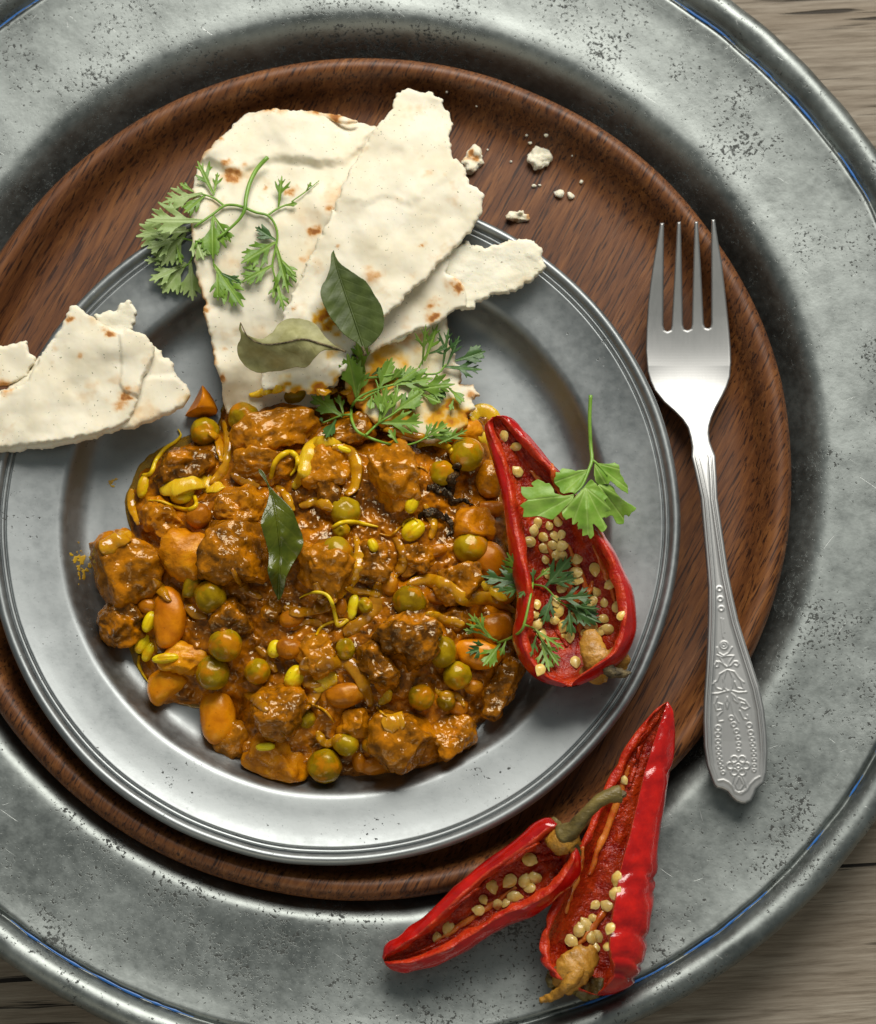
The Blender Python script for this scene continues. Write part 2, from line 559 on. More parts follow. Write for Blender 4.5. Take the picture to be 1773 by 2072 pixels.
M = {}
M['table'] = mat_table(); M['charger'] = mat_charger(); M['plate'] = mat_plate(); M['blue'] = mat_blue()
M['woodplate'] = mat_woodplate(); M['bread'] = mat_bread()
M['crumb'] = mat_bread('torn_bread_crumb', (0.84, 0.80, 0.66), 1.0)
BR = [(0.28, (0.080, 0.026, 0.001)), (0.46, (0.28, 0.096, 0.002)), (0.64, (0.52, 0.185, 0.003))]
OR = [(0.30, (0.34, 0.100, 0.001)), (0.48, (0.58, 0.195, 0.002)), (0.66, (0.72, 0.31, 0.005))]
GR = [(0.30, (0.11, 0.032, 0.001)), (0.46, (0.45, 0.142, 0.002)), (0.66, (0.74, 0.28, 0.004))]
PE = [(0.28, (0.19, 0.108, 0.001)), (0.48, (0.32, 0.200, 0.002)), (0.66, (0.43, 0.29, 0.006))]
BE = [(0.28, (0.46, 0.125, 0.001)), (0.50, (0.68, 0.225, 0.002)), (0.70, (0.78, 0.34, 0.006))]
LE = [(0.28, (0.26, 0.072, 0.001)), (0.50, (0.46, 0.145, 0.002)), (0.70, (0.58, 0.24, 0.005))]
DK = [(0.30, (0.010, 0.006, 0.004)), (0.50, (0.030, 0.016, 0.008)), (0.68, (0.11, 0.050, 0.012))]
M['meat'] = saucy('curried_meat', BR, 0.0012, 0.55, (0.09, 0.20), 1.0, film=0.85, spec=0.5)
M['gravy'] = saucy('gravy', GR, 0.0012, 0.5, (0.05, 0.11), 0.8, spec=0.55)
M['orange'] = saucy('sauce_coated_vegetable', OR, 0.0010, 0.6, (0.18, 0.42))
M['pea'] = saucy('pea_skin', PE, 0.0004, 0.35, (0.10, 0.24), 0.9, film=0.8)
M['bean'] = saucy('bean_skin', BE, 0.0005, 0.4, (0.22, 0.42), 0.8)
M['lentil'] = saucy('lentil_skin', LE, 0.0005, 0.4, (0.20, 0.4))
M['char'] = saucy('charred_spice', DK, 0.0016, 1.0, (0.22, 0.5), 1.6)
M['sprout'] = saucy('sprout_skin', [(0.28, (0.66, 0.44, 0.004)), (0.50, (0.80, 0.62, 0.008)), (0.70, (0.90, 0.78, 0.04))], 0.0004, 0.3, (0.16, 0.30), 1.2, film=0.6)
M['tail'] = saucy('sprout_tail', [(0.28, (0.60, 0.34, 0.003)), (0.50, (0.76, 0.52, 0.008)), (0.70, (0.84, 0.66, 0.03))], 0.0003, 0.25, (0.16, 0.30), 0.8, film=0.4)
M['onion'] = simple('cooked_onion', (0.46, 0.185, 0.003), (0.62, 0.31, 0.006), 200, 0.10, 0.35, 0.0006, 0.2, (1, 0.55, 0.1), 0.0015, 0.0, spec=0.6)
M['onion_pale'] = simple('pale_cooked_onion', (0.64, 0.36, 0.006), (0.74, 0.49, 0.018), 500, 0.18, 0.4, 0.0006, 0.3, (1, 0.65, 0.15), 0.0015, 0.05, spec=0.4, mapscale=(1, 0.25, 1))
M['onion_brown'] = simple('browned_onion', (0.30, 0.108, 0.002), (0.46, 0.200, 0.004), 200, 0.10, 0.35, 0.0006, 0.2, (1, 0.5, 0.1), 0.0015, 0.0, spec=0.6)
M['skin'] = simple('chili_skin', (0.32, 0.003, 0.003), (0.58, 0.010, 0.005), 130, 0.17, 0.32, 0.0010, 0.12, (1, 0.1, 0.05), 0.0012, 0.3, dots=(0.50, 0.012, 0.005))
M['flesh'] = simple('chili_flesh', (0.24, 0.004, 0.002), (0.54, 0.050, 0.006), 170, 0.26, 1.0, 0.0016, 0.15, (1, 0.12, 0.05), 0.0015, 0.0, spec=0.36)
M['lip'] = simple('chili_cut_edge', (0.42, 0.010, 0.004), (0.60, 0.050, 0.008), 220, 0.34, 0.8, 0.0012, 0.25, (1, 0.15, 0.05), 0.0015, 0.1, spec=0.4, dots=(0.62, 0.10, 0.015))
M['rib'] = simple('chili_rib', (0.58, 0.090, 0.008), (0.70, 0.235, 0.030), 200, 0.30, 0.5, 0.001, 0.3, (1, 0.3, 0.08), 0.0018, 0.4)
M['seed'] = simple('chili_seed', (0.74, 0.47, 0.085), (0.86, 0.66, 0.24), 350, 0.33, 0.3, 0.0004, 0.3, (1, 0.7, 0.3), 0.0012, 0.3)
M['calyx'] = simple('chili_calyx', (0.30, 0.130, 0.012), (0.54, 0.265, 0.030), 180, 0.45, 0.7, 0.0012, 0.2, (1, 0.6, 0.2), 0.001, 0.1, dots=(0.14, 0.085, 0.02))
M['stalk'] = simple('chili_stalk', (0.075, 0.052, 0.012), (0.21, 0.155, 0.040), 160, 0.45, 0.8, 0.0012, mapscale=(0.5, 1, 1))
M['dryend'] = simple('dry_stalk_end', (0.03, 0.022, 0.012), (0.24, 0.18, 0.085), 500, 0.6, 1.0, 0.0012)
M['herb'] = mat_leaf('coriander_leaf', (0.12, 0.245, 0.018), (0.24, 0.41, 0.045), (0.36, 0.54, 0.09), (0.22, 0.42, 0.05), 0.28)
M['herb_dark'] = mat_leaf('dark_coriander_leaf', (0.038, 0.105, 0.022), (0.075, 0.165, 0.035), (0.14, 0.27, 0.07), (0.12, 0.28, 0.04), 0.25)
M['herb_pale'] = mat_leaf('pale_coriander_leaf', (0.28, 0.41, 0.10), (0.46, 0.58, 0.23), (0.56, 0.68, 0.32), (0.32, 0.52, 0.08), 0.30)
M['herb_bright'] = mat_leaf('bright_coriander_leaf', (0.20, 0.40, 0.035), (0.35, 0.56, 0.09), (0.50, 0.68, 0.18), (0.30, 0.55, 0.06), 0.30)
M['stem'] = simple('coriander_stem', (0.13, 0.27, 0.025), (0.23, 0.40, 0.05), 200, 0.4, 0.2, 0.0004, 0.2, (0.5, 1, 0.2), 0.001)
M['curryleaf'] = mat_leaf('curry_leaf', (0.050, 0.075, 0.012), (0.095, 0.130, 0.026), (0.15, 0.19, 0.05), (0.08, 0.16, 0.03), 0.15, 0.50)
M['curryleaf_wet'] = mat_leaf('wet_curry_leaf', (0.055, 0.075, 0.004), (0.110, 0.130, 0.008), (0.17, 0.18, 0.02), (0.10, 0.16, 0.02), 0.15, 0.20)
M['curryleaf_dry'] = mat_leaf('dried_curry_leaf', (0.27, 0.255, 0.090), (0.50, 0.48, 0.23), (0.36, 0.30, 0.12), (0.50, 0.47, 0.18), 0.22, 0.55)
M['steel'] = mat_steel()
M['oil'] = simple('turmeric_oil', (0.62, 0.36, 0.03), (0.75, 0.50, 0.06), 300, 0.06, 0.1, 0.0003)
M['oil'].node_tree.nodes['Principled BSDF'].inputs['Transmission Weight'].default_value = 0.8
M['stain'] = simple('turmeric_stain', (0.36, 0.20, 0.006), (0.45, 0.28, 0.010), 300, 0.5, 0.1, 0.0003)

# ------------------------------------------------------------------ setting and dishes
def sheet_box(x0, y0, x1, y1, z0, z1):
    v = [(x0, y0, z0), (x1, y0, z0), (x1, y1, z0), (x0, y1, z0), (x0, y0, z1), (x1, y0, z1), (x1, y1, z1), (x0, y1, z1)]
    return v, [(0, 3, 2, 1), (4, 5, 6, 7), (0, 1, 5, 4), (1, 2, 6, 5), (2, 3, 7, 6), (3, 0, 4, 7)]
v, f = sheet_box(-450, -420, 450, 420, -25, 0)
tb = mk('table_top', v, f, M['table'], smooth=False)
tb['kind'] = 'structure'
tb['label'] = 'weathered grey brown wooden table top with horizontal cracks'

CH = (-24.6, 15.7)
def warp_charger(R, Z, T):
    x = np.stack([np.cos(T) * 3.2, np.sin(T) * 3.2, R / 60], -1)
    out = np.clip((R - 60) / 130, 0, 1)
    R2 = R * (1 + 0.0105 * np.cos(2 * (T + math.pi / 4)) * out)
    R2 = R2 + vnoise(x * 2.5, 5) * 0.45 * out + vnoise(np.stack([np.cos(T) * 22, np.sin(T) * 22, R / 6], -1), 9) * 0.28 * out
    Z2 = Z + vnoise(x * 1.3, 8) * 0.5 * out + vnoise(np.stack([np.cos(T) * 26, np.sin(T) * 26, R / 7], -1), 19) * 0.14 * out
    return R2, Z2
charger = thing('pewter_charger', 'large speckled old pewter charger with beaded rim under the wooden plate', 'charger', (CH[0], CH[1], 0.2))
prof = [(0, 3.0), (60, 3.0), (120, 3.0), (130, 3.2), (136, 4.6), (141, 8.5), (145.5, 13.2), (149.3, 17.2), (152.5, 19.2), (156, 19.7), (162, 19.6), (172, 19.9), (182, 20.6), (187, 21.3), (189.6, 21.6),
        (190.6, 20.4), (191.6, 20.4), (192.6, 22.4), (194.6, 24.8), (197.5, 25.8), (200.3, 24.9), (202.2, 22.3), (202.0, 19.5), (199.5, 17.8), (195, 17.6), (186, 18.2), (170, 17.6), (156, 17.2), (149, 14), (143, 7), (137, 2), (132, 0.3), (118, 0.2), (60, 0.2), (0, 0.2)]
v, f = lathe(rounded(prof, 4), CH, 360, warp_charger)
mk('dish', v, f, M['charger'], charger, hit=True)
# blue enamel lines left in the groove: arcs
def blue_arc(a0, a1):
    n = max(8, int((a1 - a0) / 0.6)); th = np.radians(np.linspace(a0, a1, n))
    prof = [(190.3, 21.0), (190.75, 21.15), (191.5, 21.15), (191.95, 21.0)]
    R = np.array([p[0] for p in prof])[:, None] * np.ones(n); Z = np.array([p[1] for p in prof])[:, None] * np.ones(n)
    taper = np.clip(np.minimum(np.arange(n), np.arange(n)[::-1]) / 4, 0, 1)
    R = 191.1 + (R - 191.1) * (0.2 + 0.36 * taper) * (0.75 + 0.5 * vnoise(np.stack([th * 60, th * 0, th * 0], -1), 3))
    T = np.ones(4)[:, None] * th
    R, Z = warp_charger(R, Z, T)
    V = np.stack([CH[0] + R * np.cos(T), CH[1] + R * np.sin(T), Z], -1).reshape(-1, 3)
    F = [(i * n + k, i * n + k + 1, (i + 1) * n + k + 1, (i + 1) * n + k) for i in range(3) for k in range(n - 1)]
    mk('blue_line', V, F, M['blue'], charger)
for a0, a1 in ((16, 24), (27, 33), (36, 47), (48.5, 57), (122, 150), (-31, -22), (-36, -33.5), (-42.5, -40), (-58, -48), (-70, -59), (-126, -106)):
    blue_arc(a0, a1)

WD = (-25.3, 10.8)
def warp_wood(R, Z, T):
    x = np.stack([np.cos(T) * 2, np.sin(T) * 2, R / 90], -1)
    return R + vnoise(x * 2, 3) * 0.35 * np.clip(R / 140, 0, 1), Z + vnoise(x * 1.5, 4) * 0.25
prof = [(0, 13), (60, 13), (110, 13), (121, 13.1), (126, 13.9), (129.5, 16.2), (132, 19.6), (134.3, 22.8), (136.8, 24.4), (139.3, 23.9), (141, 21.6), (141.3, 18.5), (139.5, 14), (134, 8.6), (127, 5.2), (118, 4.2), (60, 4.2), (0, 4.2)]
v, f = lathe(rounded(prof, 5), WD, 300, warp_wood)
tag(mk('wooden_plate', v, f, M['woodplate'], hit=True), 'round dark brown wooden plate with raised rolled rim', 'plate')

PL = (-33.5, -8.6)
def warp_plate(R, Z, T):
    x = np.stack([np.cos(T) * 3, np.sin(T) * 3, R / 60], -1)
    o = np.clip(R / 110, 0, 1)
    return R + vnoise(x * 2, 13) * 0.25 * o, Z + vnoise(x * 1.2, 14) * 0.2 * o + vnoise(np.stack([np.cos(T) * 14, np.sin(T) * 14, R / 9], -1), 15) * 0.05 * o
prof = [(0, 16), (40, 16), (70, 16), (79, 16.2), (83, 17.6), (86, 20.6), (88, 23.4), (89.6, 24.7), (91.6, 25.2), (97, 26.0), (102, 27.0), (105, 27.8), (106.2, 28.1), (106.7, 27.6), (107.1, 28.3), (107.8, 28.5), (108.2, 28.0), (108.7, 29.0), (109.7, 30.0), (110.8, 30.1), (111.8, 29.2), (112.0, 27.8), (110.5, 26.7), (106, 26.0), (98, 24.2), (92, 23), (88, 20.5), (85, 16.5), (81, 13.6), (76, 13.1), (40, 13.1), (0, 13.1)]
v, f = lathe(rounded(prof, 4), PL, 320, warp_plate)
tag(mk('pewter_plate', v, f, M['plate'], hit=True), 'smooth grey pewter dinner plate holding the curry', 'plate')

# ------------------------------------------------------------------ flatbread
def I(pts): return [(253 + .4995 * p[0], 177 + .4995 * p[1], *p[2:]) for p in pts]
def J(pts): return [(.2426 * p[0], 582 + .2426 * p[1], *p[2:]) for p in pts]
def EV(pts): return [(936 + .2932 * p[0], 810 + .2932 * p[1], *p[2:]) for p in pts]
def FV(pts): return [(759 + .3568 * p[0], 1392 + .3568 * p[1], *p[2:]) for p in pts]
def A_(pts): return [(177 + .2569 * p[0], 759 + .2569 * p[1], *p[2:]) for p in pts]
def K_(pts): return [(253 + .2426 * p[0], 303.6 + .2426 * p[1], *p[2:]) for p in pts]
def L_(pts): return [(607.3 + .2426 * p[0], 632.6 + .2426 * p[1], *p[2:]) for p in pts]

def spots(U, V, lst):
    r = np.zeros_like(U)
    for u, v, rad, s in lst:
        d = np.hypot((U - u) + (V - v) * .35, (V - v) * 1.25) / (rad * 1.5) + 0.6 * n2(U, V, rad * 0.8 + 3, int(u) % 97, 3)
        r = np.maximum(r, s * np.clip(1.15 - d, 0, 1) ** 1.4)
    return r

def bread(name, poly, ctrl, thick, seed, jag=3.0, bumps=(), toast=(), stain=(), edge=7.0, lump=0.5, cell=3.0, mat='bread', parent=None, edgetoast=0.0):
    base = poly_sdf(poly)
    def sdf(U, V):
        return base(U, V) + jag * (n2(U, V, 18, seed, 3) * 0.9 + n2(U, V, 7, seed + 5, 2) * 0.9)
    p = np.array([q[:2] for q in poly])
    pts, faces, S, bed = mgrid(sdf, p[:, 0].min() - 8, p[:, 1].min() - 8, p[:, 0].max() + 8, p[:, 1].max() + 8, cell)
    U, V = pts[:, 0], pts[:, 1]
    z = idw(ctrl)(U, V)
    z = z + lump * (n2(U, V, 90, seed + 1, 2) * 1.1 + n2(U, V, 50, seed + 2, 2) * 0.65 + n2(U, V, 11, seed + 3, 2) * 0.06)
    for bp, hgt, soft in bumps:
        s = poly_sdf(bp)(U, V) + 2.5 * n2(U, V, 14, seed + 9, 3)
        t = np.clip(s / soft + 0.5, 0, 1)
        z = z + hgt * t * t * (3 - 2 * t)
    e = np.clip(S / edge, 0, 1)
    rnd = 1 - np.sqrt(np.clip(1 - (1 - e) ** 2, 0, 1))
    c_ = P(U, V, z)
    fl = np.maximum(np.interp(np.hypot(c_[:, 0] - PL[0], c_[:, 1] - PL[1]), [0, 80, 86, 90, 106, 109.5, 112.3, 115], [16, 16.2, 20.6, 25, 28.2, 30.2, 30.2, 13]),
                    np.interp(np.hypot(c_[:, 0] - WD[0], c_[:, 1] - WD[1]), [0, 122, 130, 137, 141, 143], [13, 13.2, 16.4, 24.6, 24, 4])) + thick + .25
    z = np.maximum(z, fl)
    ztop = z - thick * 0.48 * rnd
    th = thick * (1 - 0.80 * rnd)
    tv = spots(U, V, toast) if toast else np.zeros(len(U))
    if edgetoast:
        tv = np.maximum(tv, edgetoast * np.clip(1 - S / 8, 0, 1) * np.clip(n2(U, V, 45, seed + 20, 2) * 1.6 + 0.25, 0, 1))
    sv = spots(U, V, stain) if stain else np.zeros(len(U))
    vv, ff = shell(pts, faces, bed, ztop, th)
    return mk(name, vv, ff, M[mat], parent, {'toast': np.concatenate([tv, tv]), 'stain': np.concatenate([sv, sv])}, hit=True)

# large piece at the back left
b1 = I([(600, 85), (540, 95), (480, 115), (420, 170), (370, 215), (330, 260), (310, 290), (280, 380), (262, 480), (264, 540), (280, 640), (285, 740), (310, 830), (325, 870), (315, 910), (335, 970), (350, 1040), (370, 1130), (385, 1180), (395, 1260), (410, 1320), (600, 1340), (800, 1300), (860, 1200), (900, 1000), (1000, 400), (1022, 160), (940, 140), (870, 115), (760, 100), (690, 95)])
t1 = thing('flatbread', 'big oval flatbread piece with folded toasted top lying under the coriander sprig', 'flatbread', P(520, 520, 24), 'torn flatbread pieces')
ctrl1 = [(500, 230, 22), (700, 250, 24), (420, 320, 29), (640, 320, 31), (400, 420, 36), (640, 420, 37), (520, 430, 36.5), (400, 520, 36.5), (600, 560, 36.5), (420, 640, 36), (600, 680, 36), (440, 740, 33), (470, 830, 21), (560, 835, 21), (640, 830, 24)]
fold1 = I([(312, 290), (330, 255), (420, 165), (480, 115), (600, 85), (680, 100), (780, 122), (900, 178), (1020, 165), (965, 240), (890, 298), (800, 312), (700, 292), (600, 290), (530, 308), (470, 345), (400, 330), (345, 305)])
bread('main_layer', b1, ctrl1, 2.1, 11, 2.2, bumps=[(fold1, 2.6, 26), (I([(330, 250), (480, 118), (600, 90), (700, 110), (640, 200), (460, 250), (360, 300)]), 1.0, 50)], toast=I([(430, 350, 17, 1), (400, 305, 12, .8), (560, 92, 10, .5), (640, 92, 12, .5), (380, 205, 8, .6), (675, 415, 12, 1), (770, 588, 15, 1), (830, 490, 11, .7), (745, 690, 14, .5), (570, 405, 5, .8), (850, 640, 12, .7), (840, 430, 26, .35), (700, 520, 30, .3), (320, 900, 9, .8), (385, 1180, 8, .9), (420, 690, 22, .25), (560, 980, 16, .22), (400, 1060, 6, .6)]), edgetoast=0.7, parent=t1, lump=0.75)
M_burn = I([(690, 96), (760, 96), (870, 112), (945, 138), (900, 150), (800, 125), (690, 108)])
bread('toasted_edge', M_burn, [(600, 225, 26.5), (720, 245, 27)], 2.0, 13, 1.2, toast=I([(700, 100, 14, 1.0), (770, 105, 18, 1.0), (850, 118, 20, .95), (920, 138, 12, .7)]), parent=t1, cell=3)

# right-hand lower piece, under the herb
b4 = I([(980, 1040), (1060, 1000), (1150, 960), (1300, 920), (1310, 980), (1310, 1040), (1340, 1080), (1335, 1110), (1355, 1130), (1365, 1180), (1360, 1200), (1410, 1205), (1435, 1245), (1400, 1265), (1415, 1300), (1380, 1320), (1395, 1370), (1250, 1440), (1100, 1420), (900, 1270), (880, 1150)])
t4 = bread('flatbread', b4, [(740, 720, 28), (900, 660, 29), (930, 760, 26), (800, 860, 31), (950, 850, 28)], 3.6, 14, 2.6, toast=I([(1150, 1020, 28, .6), (1080, 1030, 18, .7), (1300, 1160, 14, .5), (1400, 1250, 14, .7), (1200, 1010, 14, .6), (1040, 1060, 20, .8)]), stain=I([(1320, 1320, 28, 1), (1150, 1330, 22, .55), (1250, 1330, 22, .55), (1000, 1250, 60, 1), (1100, 1420, 50, 1), (1350, 1390, 40, 1), (1230, 1260, 30, .3), (1180, 1130, 60, .18)]), edgetoast=0.6)
tag(t4, 'sauce stained flatbread piece beneath the middle coriander sprig, touching the chili', 'flatbread', 'torn flatbread pieces')

# small torn tongue on the plate rim
b3 = I([(1330, 640), (1380, 625), (1460, 650), (1500, 640), (1560, 620), (1600, 615), (1660, 625), (1685, 650), (1690, 690), (1700, 730), (1640, 790), (1560, 830), (1500, 840), (1420, 870), (1415, 890), (1330, 900), (1300, 930), (1240, 960), (1200, 980), (1150, 990), (1130, 1020), (1060, 1035), (1010, 1060), (990, 1075), (970, 1050), (1040, 920), (1180, 770), (1300, 650)])
t3 = thing('flatbread', 'torn flatbread tongue with open crumb poking right across the pewter rim', 'flatbread', P(900, 620, 30), 'torn flatbread pieces')
ctrl3 = [(760, 690, 32), (880, 640, 33), (960, 560, 34), (1080, 510, 34.5), (1060, 560, 34)]
bread('lower_layer', b3, ctrl3, 3.0, 15, 3.4, parent=t3, mat='crumb', lump=0.7)
b3t = I([(1290, 650), (1310, 700), (1300, 750), (1340, 770), (1370, 800), (1385, 840), (1380, 885), (1330, 905), (1300, 935), (1240, 965), (1150, 995), (1060, 1040), (995, 1075), (970, 1050), (1040, 920), (1180, 770)])
bread('crust_layer', b3t, [(q[0], q[1], q[2] + 1.5) for q in ctrl3], 2.0, 16, 2.0, parent=t3, toast=I([(1335, 790, 19, 1), (1345, 810, 13, 1), (1235, 888, 13, 1), (1250, 930, 11, 1), (1130, 960, 14, .3), (1040, 1050, 16, .6)]), edge=6, cell=3)

# long front strip
b2 = I([(1145, 5), (1200, 20), (1240, 20), (1280, 45), (1310, 100), (1328, 150), (1310, 200), (1325, 230), (1330, 290), (1360, 300), (1380, 350), (1390, 400), (1430, 410), (1460, 435), (1450, 500), (1420, 560), (1380, 610), (1300, 690), (1200, 790), (1100, 880), (1050, 930), (1000, 1000), (930, 1070), (885, 1150), (850, 1200), (790, 1240), (700, 1235), (620, 1225), (560, 1225), (555, 1180), (580, 1080), (620, 980), (655, 900), (690, 820), (750, 680), (800, 590), (860, 450), (900, 350), (960, 260), (1010, 170), (1062, 112), (1085, 70), (1100, 30), (1120, 10)])
t2 = thing('flatbread', 'long flatbread strip with ragged right edge, topmost, carrying the green curry leaf', 'flatbread', P(780, 450, 28), 'torn flatbread pieces')
ctrl2 = [(830, 190, 30), (900, 230, 29.5), (770, 290, 36), (920, 330, 35.5), (720, 400, 41), (850, 400, 40), (940, 420, 38.5), (680, 520, 42), (860, 560, 41), (620, 640, 42), (760, 640, 41.5), (540, 790, 31), (600, 790, 31), (660, 790, 33), (690, 740, 38)]
flap2 = I([(1100, 0), (1200, 10), (1300, 40), (1340, 150), (1330, 230), (1345, 325), (1300, 372), (1225, 418), (1160, 478), (1110, 458), (1060, 438), (960, 470), (860, 440), (1000, 100)])
low2 = I([(545, 1230), (600, 1215), (650, 1185), (720, 1165), (770, 1160), (830, 1120), (900, 1110), (920, 1160), (850, 1240), (700, 1260)])
bread('main_layer', b2, ctrl2, 2.3, 17, 3.4, bumps=[(flap2, 0.8, 20), (low2, 1.6, 30)], toast=I([(1200, 640, 6, .8), (1000, 765, 15, .55), (685, 895, 6, .7), (865, 640, 4, .7), (1225, 350, 8, .4), (980, 740, 10, .5), (1170, 770, 8, .4), (1090, 1080, 20, .4)]), stain=I([(812, 925, 16, 1), (835, 965, 16, 1), (860, 1000, 14, .7), (830, 1075, 12, .5), (640, 1215, 16, .7), (700, 1250, 26, .9), (800, 1250, 30, .9), (870, 1190, 14, .6)]), parent=t2, lump=0.95)
cap2 = I([(1090, 110), (1110, 60), (1145, 5), (1200, 20), (1240, 20), (1280, 45), (1310, 100), (1328, 150), (1312, 200), (1290, 160), (1270, 130), (1200, 125), (1150, 118)])

# left piece hanging over the rim
t5 = thing('flatbread', 'thick torn flatbread piece resting on the left rim of the pewter plate', 'flatbread', P(190, 760, 30), 'torn flatbread pieces')
ctrl5 = [(0, 900, 35), (0, 800, 36), (150, 640, 35), (200, 860, 34.5), (300, 800, 33), (380, 800, 29), (330, 720, 33), (230, 680, 36)]
b5c = J([(780, 230), (830, 215), (960, 190), (1010, 140), (1060, 100), (1110, 140), (1145, 190), (1130, 260), (1100, 340), (1080, 420), (960, 430), (820, 380)])
bread('torn_flap', b5c, [(200, 640, 33.4), (270, 620, 32.5)], 3.2, 21, 3.2, parent=t5, mat='crumb', lump=0.5, cell=3)
b5d = J([(-200, 500), (0, 495), (60, 480), (150, 460), (225, 435), (240, 500), (250, 560), (300, 590), (290, 640), (240, 680), (230, 740), (150, 780), (80, 810), (0, 815), (-200, 820)])
bread('torn_flap', b5d, [(0, 740, 34.5), (60, 710, 35)], 3.4, 22, 2.6, parent=t5, toast=J([(0, 830, 14, .7)]), cell=3)
b5l = J([(1180, 470), (1290, 500), (1340, 530), (1360, 580), (1410, 590), (1450, 640), (1450, 700), (1480, 740), (1540, 800), (1580, 860), (1590, 920), (1520, 1000), (1400, 1060), (1250, 1120), (1100, 1165), (900, 1210), (700, 1270), (500, 1312), (300, 1342), (100, 1362), (-200, 1380), (-200, 1000), (260, 690), (330, 560), (900, 600)])
bread('lower_layer', b5l, [(q[0], q[1], q[2] - 1.2) for q in ctrl5], 4.2, 23, 2.4, parent=t5, bumps=[(J([(1180, 740), (1270, 745), (1480, 740), (1620, 860), (1620, 960), (1000, 1300), (900, 1200)]), 1.0, 14)], toast=J([(1545, 905, 14, .35), (1180, 1080, 30, .3)]), stain=J([(1585, 925, 8, .5)]), edge=14)
b5 = J([(600, 140), (640, 150), (700, 200), (760, 230), (800, 270), (850, 310), (920, 320), (960, 350), (1020, 370), (1060, 345), (1140, 370), (1220, 400), (1250, 450), (1290, 490), (1285, 560), (1260, 650), (1190, 750), (1165, 850), (1150, 950), (1090, 1090), (1000, 1160), (700, 1240), (300, 1310), (-200, 1350), (-200, 850), (0, 880), (20, 850), (130, 832), (200, 805), (260, 720), (340, 570), (380, 510), (440, 430), (510, 340), (540, 280), (560, 200)])
crease5 = J([(990, 380), (1080, 330), (1240, 380), (1320, 480), (1290, 560), (1180, 760), (1150, 900), (1040, 860), (1000, 800), (1020, 650), (1010, 500)])
bread('crust_layer', b5, [(q[0], q[1], q[2] + 1.2) for q in ctrl5], 2.4, 24, 2.4, parent=t5, bumps=[(crease5, 0.9, 6)], toast=J([(580, 275, 7, .95), (860, 350, 8, .8), (925, 388, 8, .95), (1045, 890, 14, 1), (1020, 930, 12, 1), (1005, 985, 10, .7), (1120, 850, 9, .35), (780, 812, 12, .3), (660, 570, 7, .6), (915, 935, 9, .3), (40, 860, 12, .6), (970, 790, 12, .3)]), lump=0.8, edge=8)

# ------------------------------------------------------------------ crumbs
ICO = {}
def ico(sub):
    if sub not in ICO:
        bm = bmesh.new(); bmesh.ops.create_icosphere(bm, subdivisions=sub, radius=1)
        ICO[sub] = (np.array([v.co[:] for v in bm.verts]), [tuple(v.index for v in f.verts) for f in bm.faces])
        bm.free()
    return ICO[sub]

def rotz(p, a):
    c, s = math.cos(a), math.sin(a)
    return np.stack([p[:, 0] * c - p[:, 1] * s, p[:, 0] * s + p[:, 1] * c, p[:, 2]], -1)
def rotx(p, a):
    c, s = math.cos(a), math.sin(a)
    return np.stack([p[:, 0], p[:, 1] * c - p[:, 2] * s, p[:, 1] * s + p[:, 2] * c], -1)

def lump(seed, a, b, c, rough, sub=3, k=2.0, cuts=0):
    n, F = ico(sub)
    rng = random.Random(seed)
    p = n * (np.sum(np.abs(n) ** k, 1) ** (-1 / k))[:, None]
    for _ in range(cuts):
        d = np.array([rng.gauss(0, 1), rng.gauss(0, 1), rng.gauss(0, 0.8)]); d /= np.linalg.norm(d)
        lim = rng.uniform(0.55, 0.85)
        s = p @ d
        p = p - np.outer(np.clip(s - lim, 0, None) * 0.88, d)
    p = p * np.array([a, b, c])
    m = (a + b) / 2
    d = fbm(p / (m * 0.62) + seed * 1.7, seed, 3, 0.55) * rough
    p = p + n * (d * m)[:, None]
    return p, F

big = [(959, 325, 25, 22, .5, 'toasted flatbread crumb beside the ragged bread strip on wood', .9), (1091, 322, 25, 19, .6, 'largest ragged white bread crumb on the wooden plate', 0), (1049, 437, 22, 12, .1, 'flat toasted flatbread crumb close to the pewter rim', .7),
       (1131, 390, 13, 8, -.5, 'small elongated pale crumb lying between toasted crumb and fork', .2), (1155, 396, 6, 8, .2, 'tiny upright crumb touching the small elongated crumb', .2)]
for i, (u, v, a, b, r, lab, tst) in enumerate(big):
    z = surf(u, v)
    p, F = lump(60 + i, a * MMU, b * MMU, 7.5 * MMU if i < 3 else 5 * MMU, 0.33, 4 if i < 3 else 3, 2.3, 4)
    p = rotz(p, r) + P(u, v, z + (6 if i < 3 else 4) * MMU)
    q = np.clip(vnoise(p / 2.2, 70 + i) * 1.5 + 0.2, 0, 1) * tst
    tag(mk('bread_crumb', p, F, M['crumb'], None, {'toast': q, 'stain': q * 0}), lab, 'crumb', 'bread crumbs on the wooden plate')
for i, (u, v, a) in enumerate([(1105, 274, 5), (1073, 289, 4), (1066, 274, 2.5), (1176, 368, 4.5), (1081, 376, 4.5), (1092, 375, 3), (1034, 327, 3), (964, 215, 2.2), (904, 186, 2.2), (1025, 437, 2.2), (1158, 315, 2), (987, 303, 2)]):
    z = surf(u, v)
    p, F = lump(80 + i, a * MMU, a * .8 * MMU, a * .7 * MMU, 0.3, 2, 2.2, 2)
    p = p + P(u, v, z + a * .5 * MMU)
    tag(mk('bread_crumb', p, F, M['crumb'], None, {'toast': np.zeros(len(p)), 'stain': np.zeros(len(p))}), 'tiny white bread crumb scattered on the dark wooden plate', 'crumb', 'tiny crumbs scattered on the wooden plate')

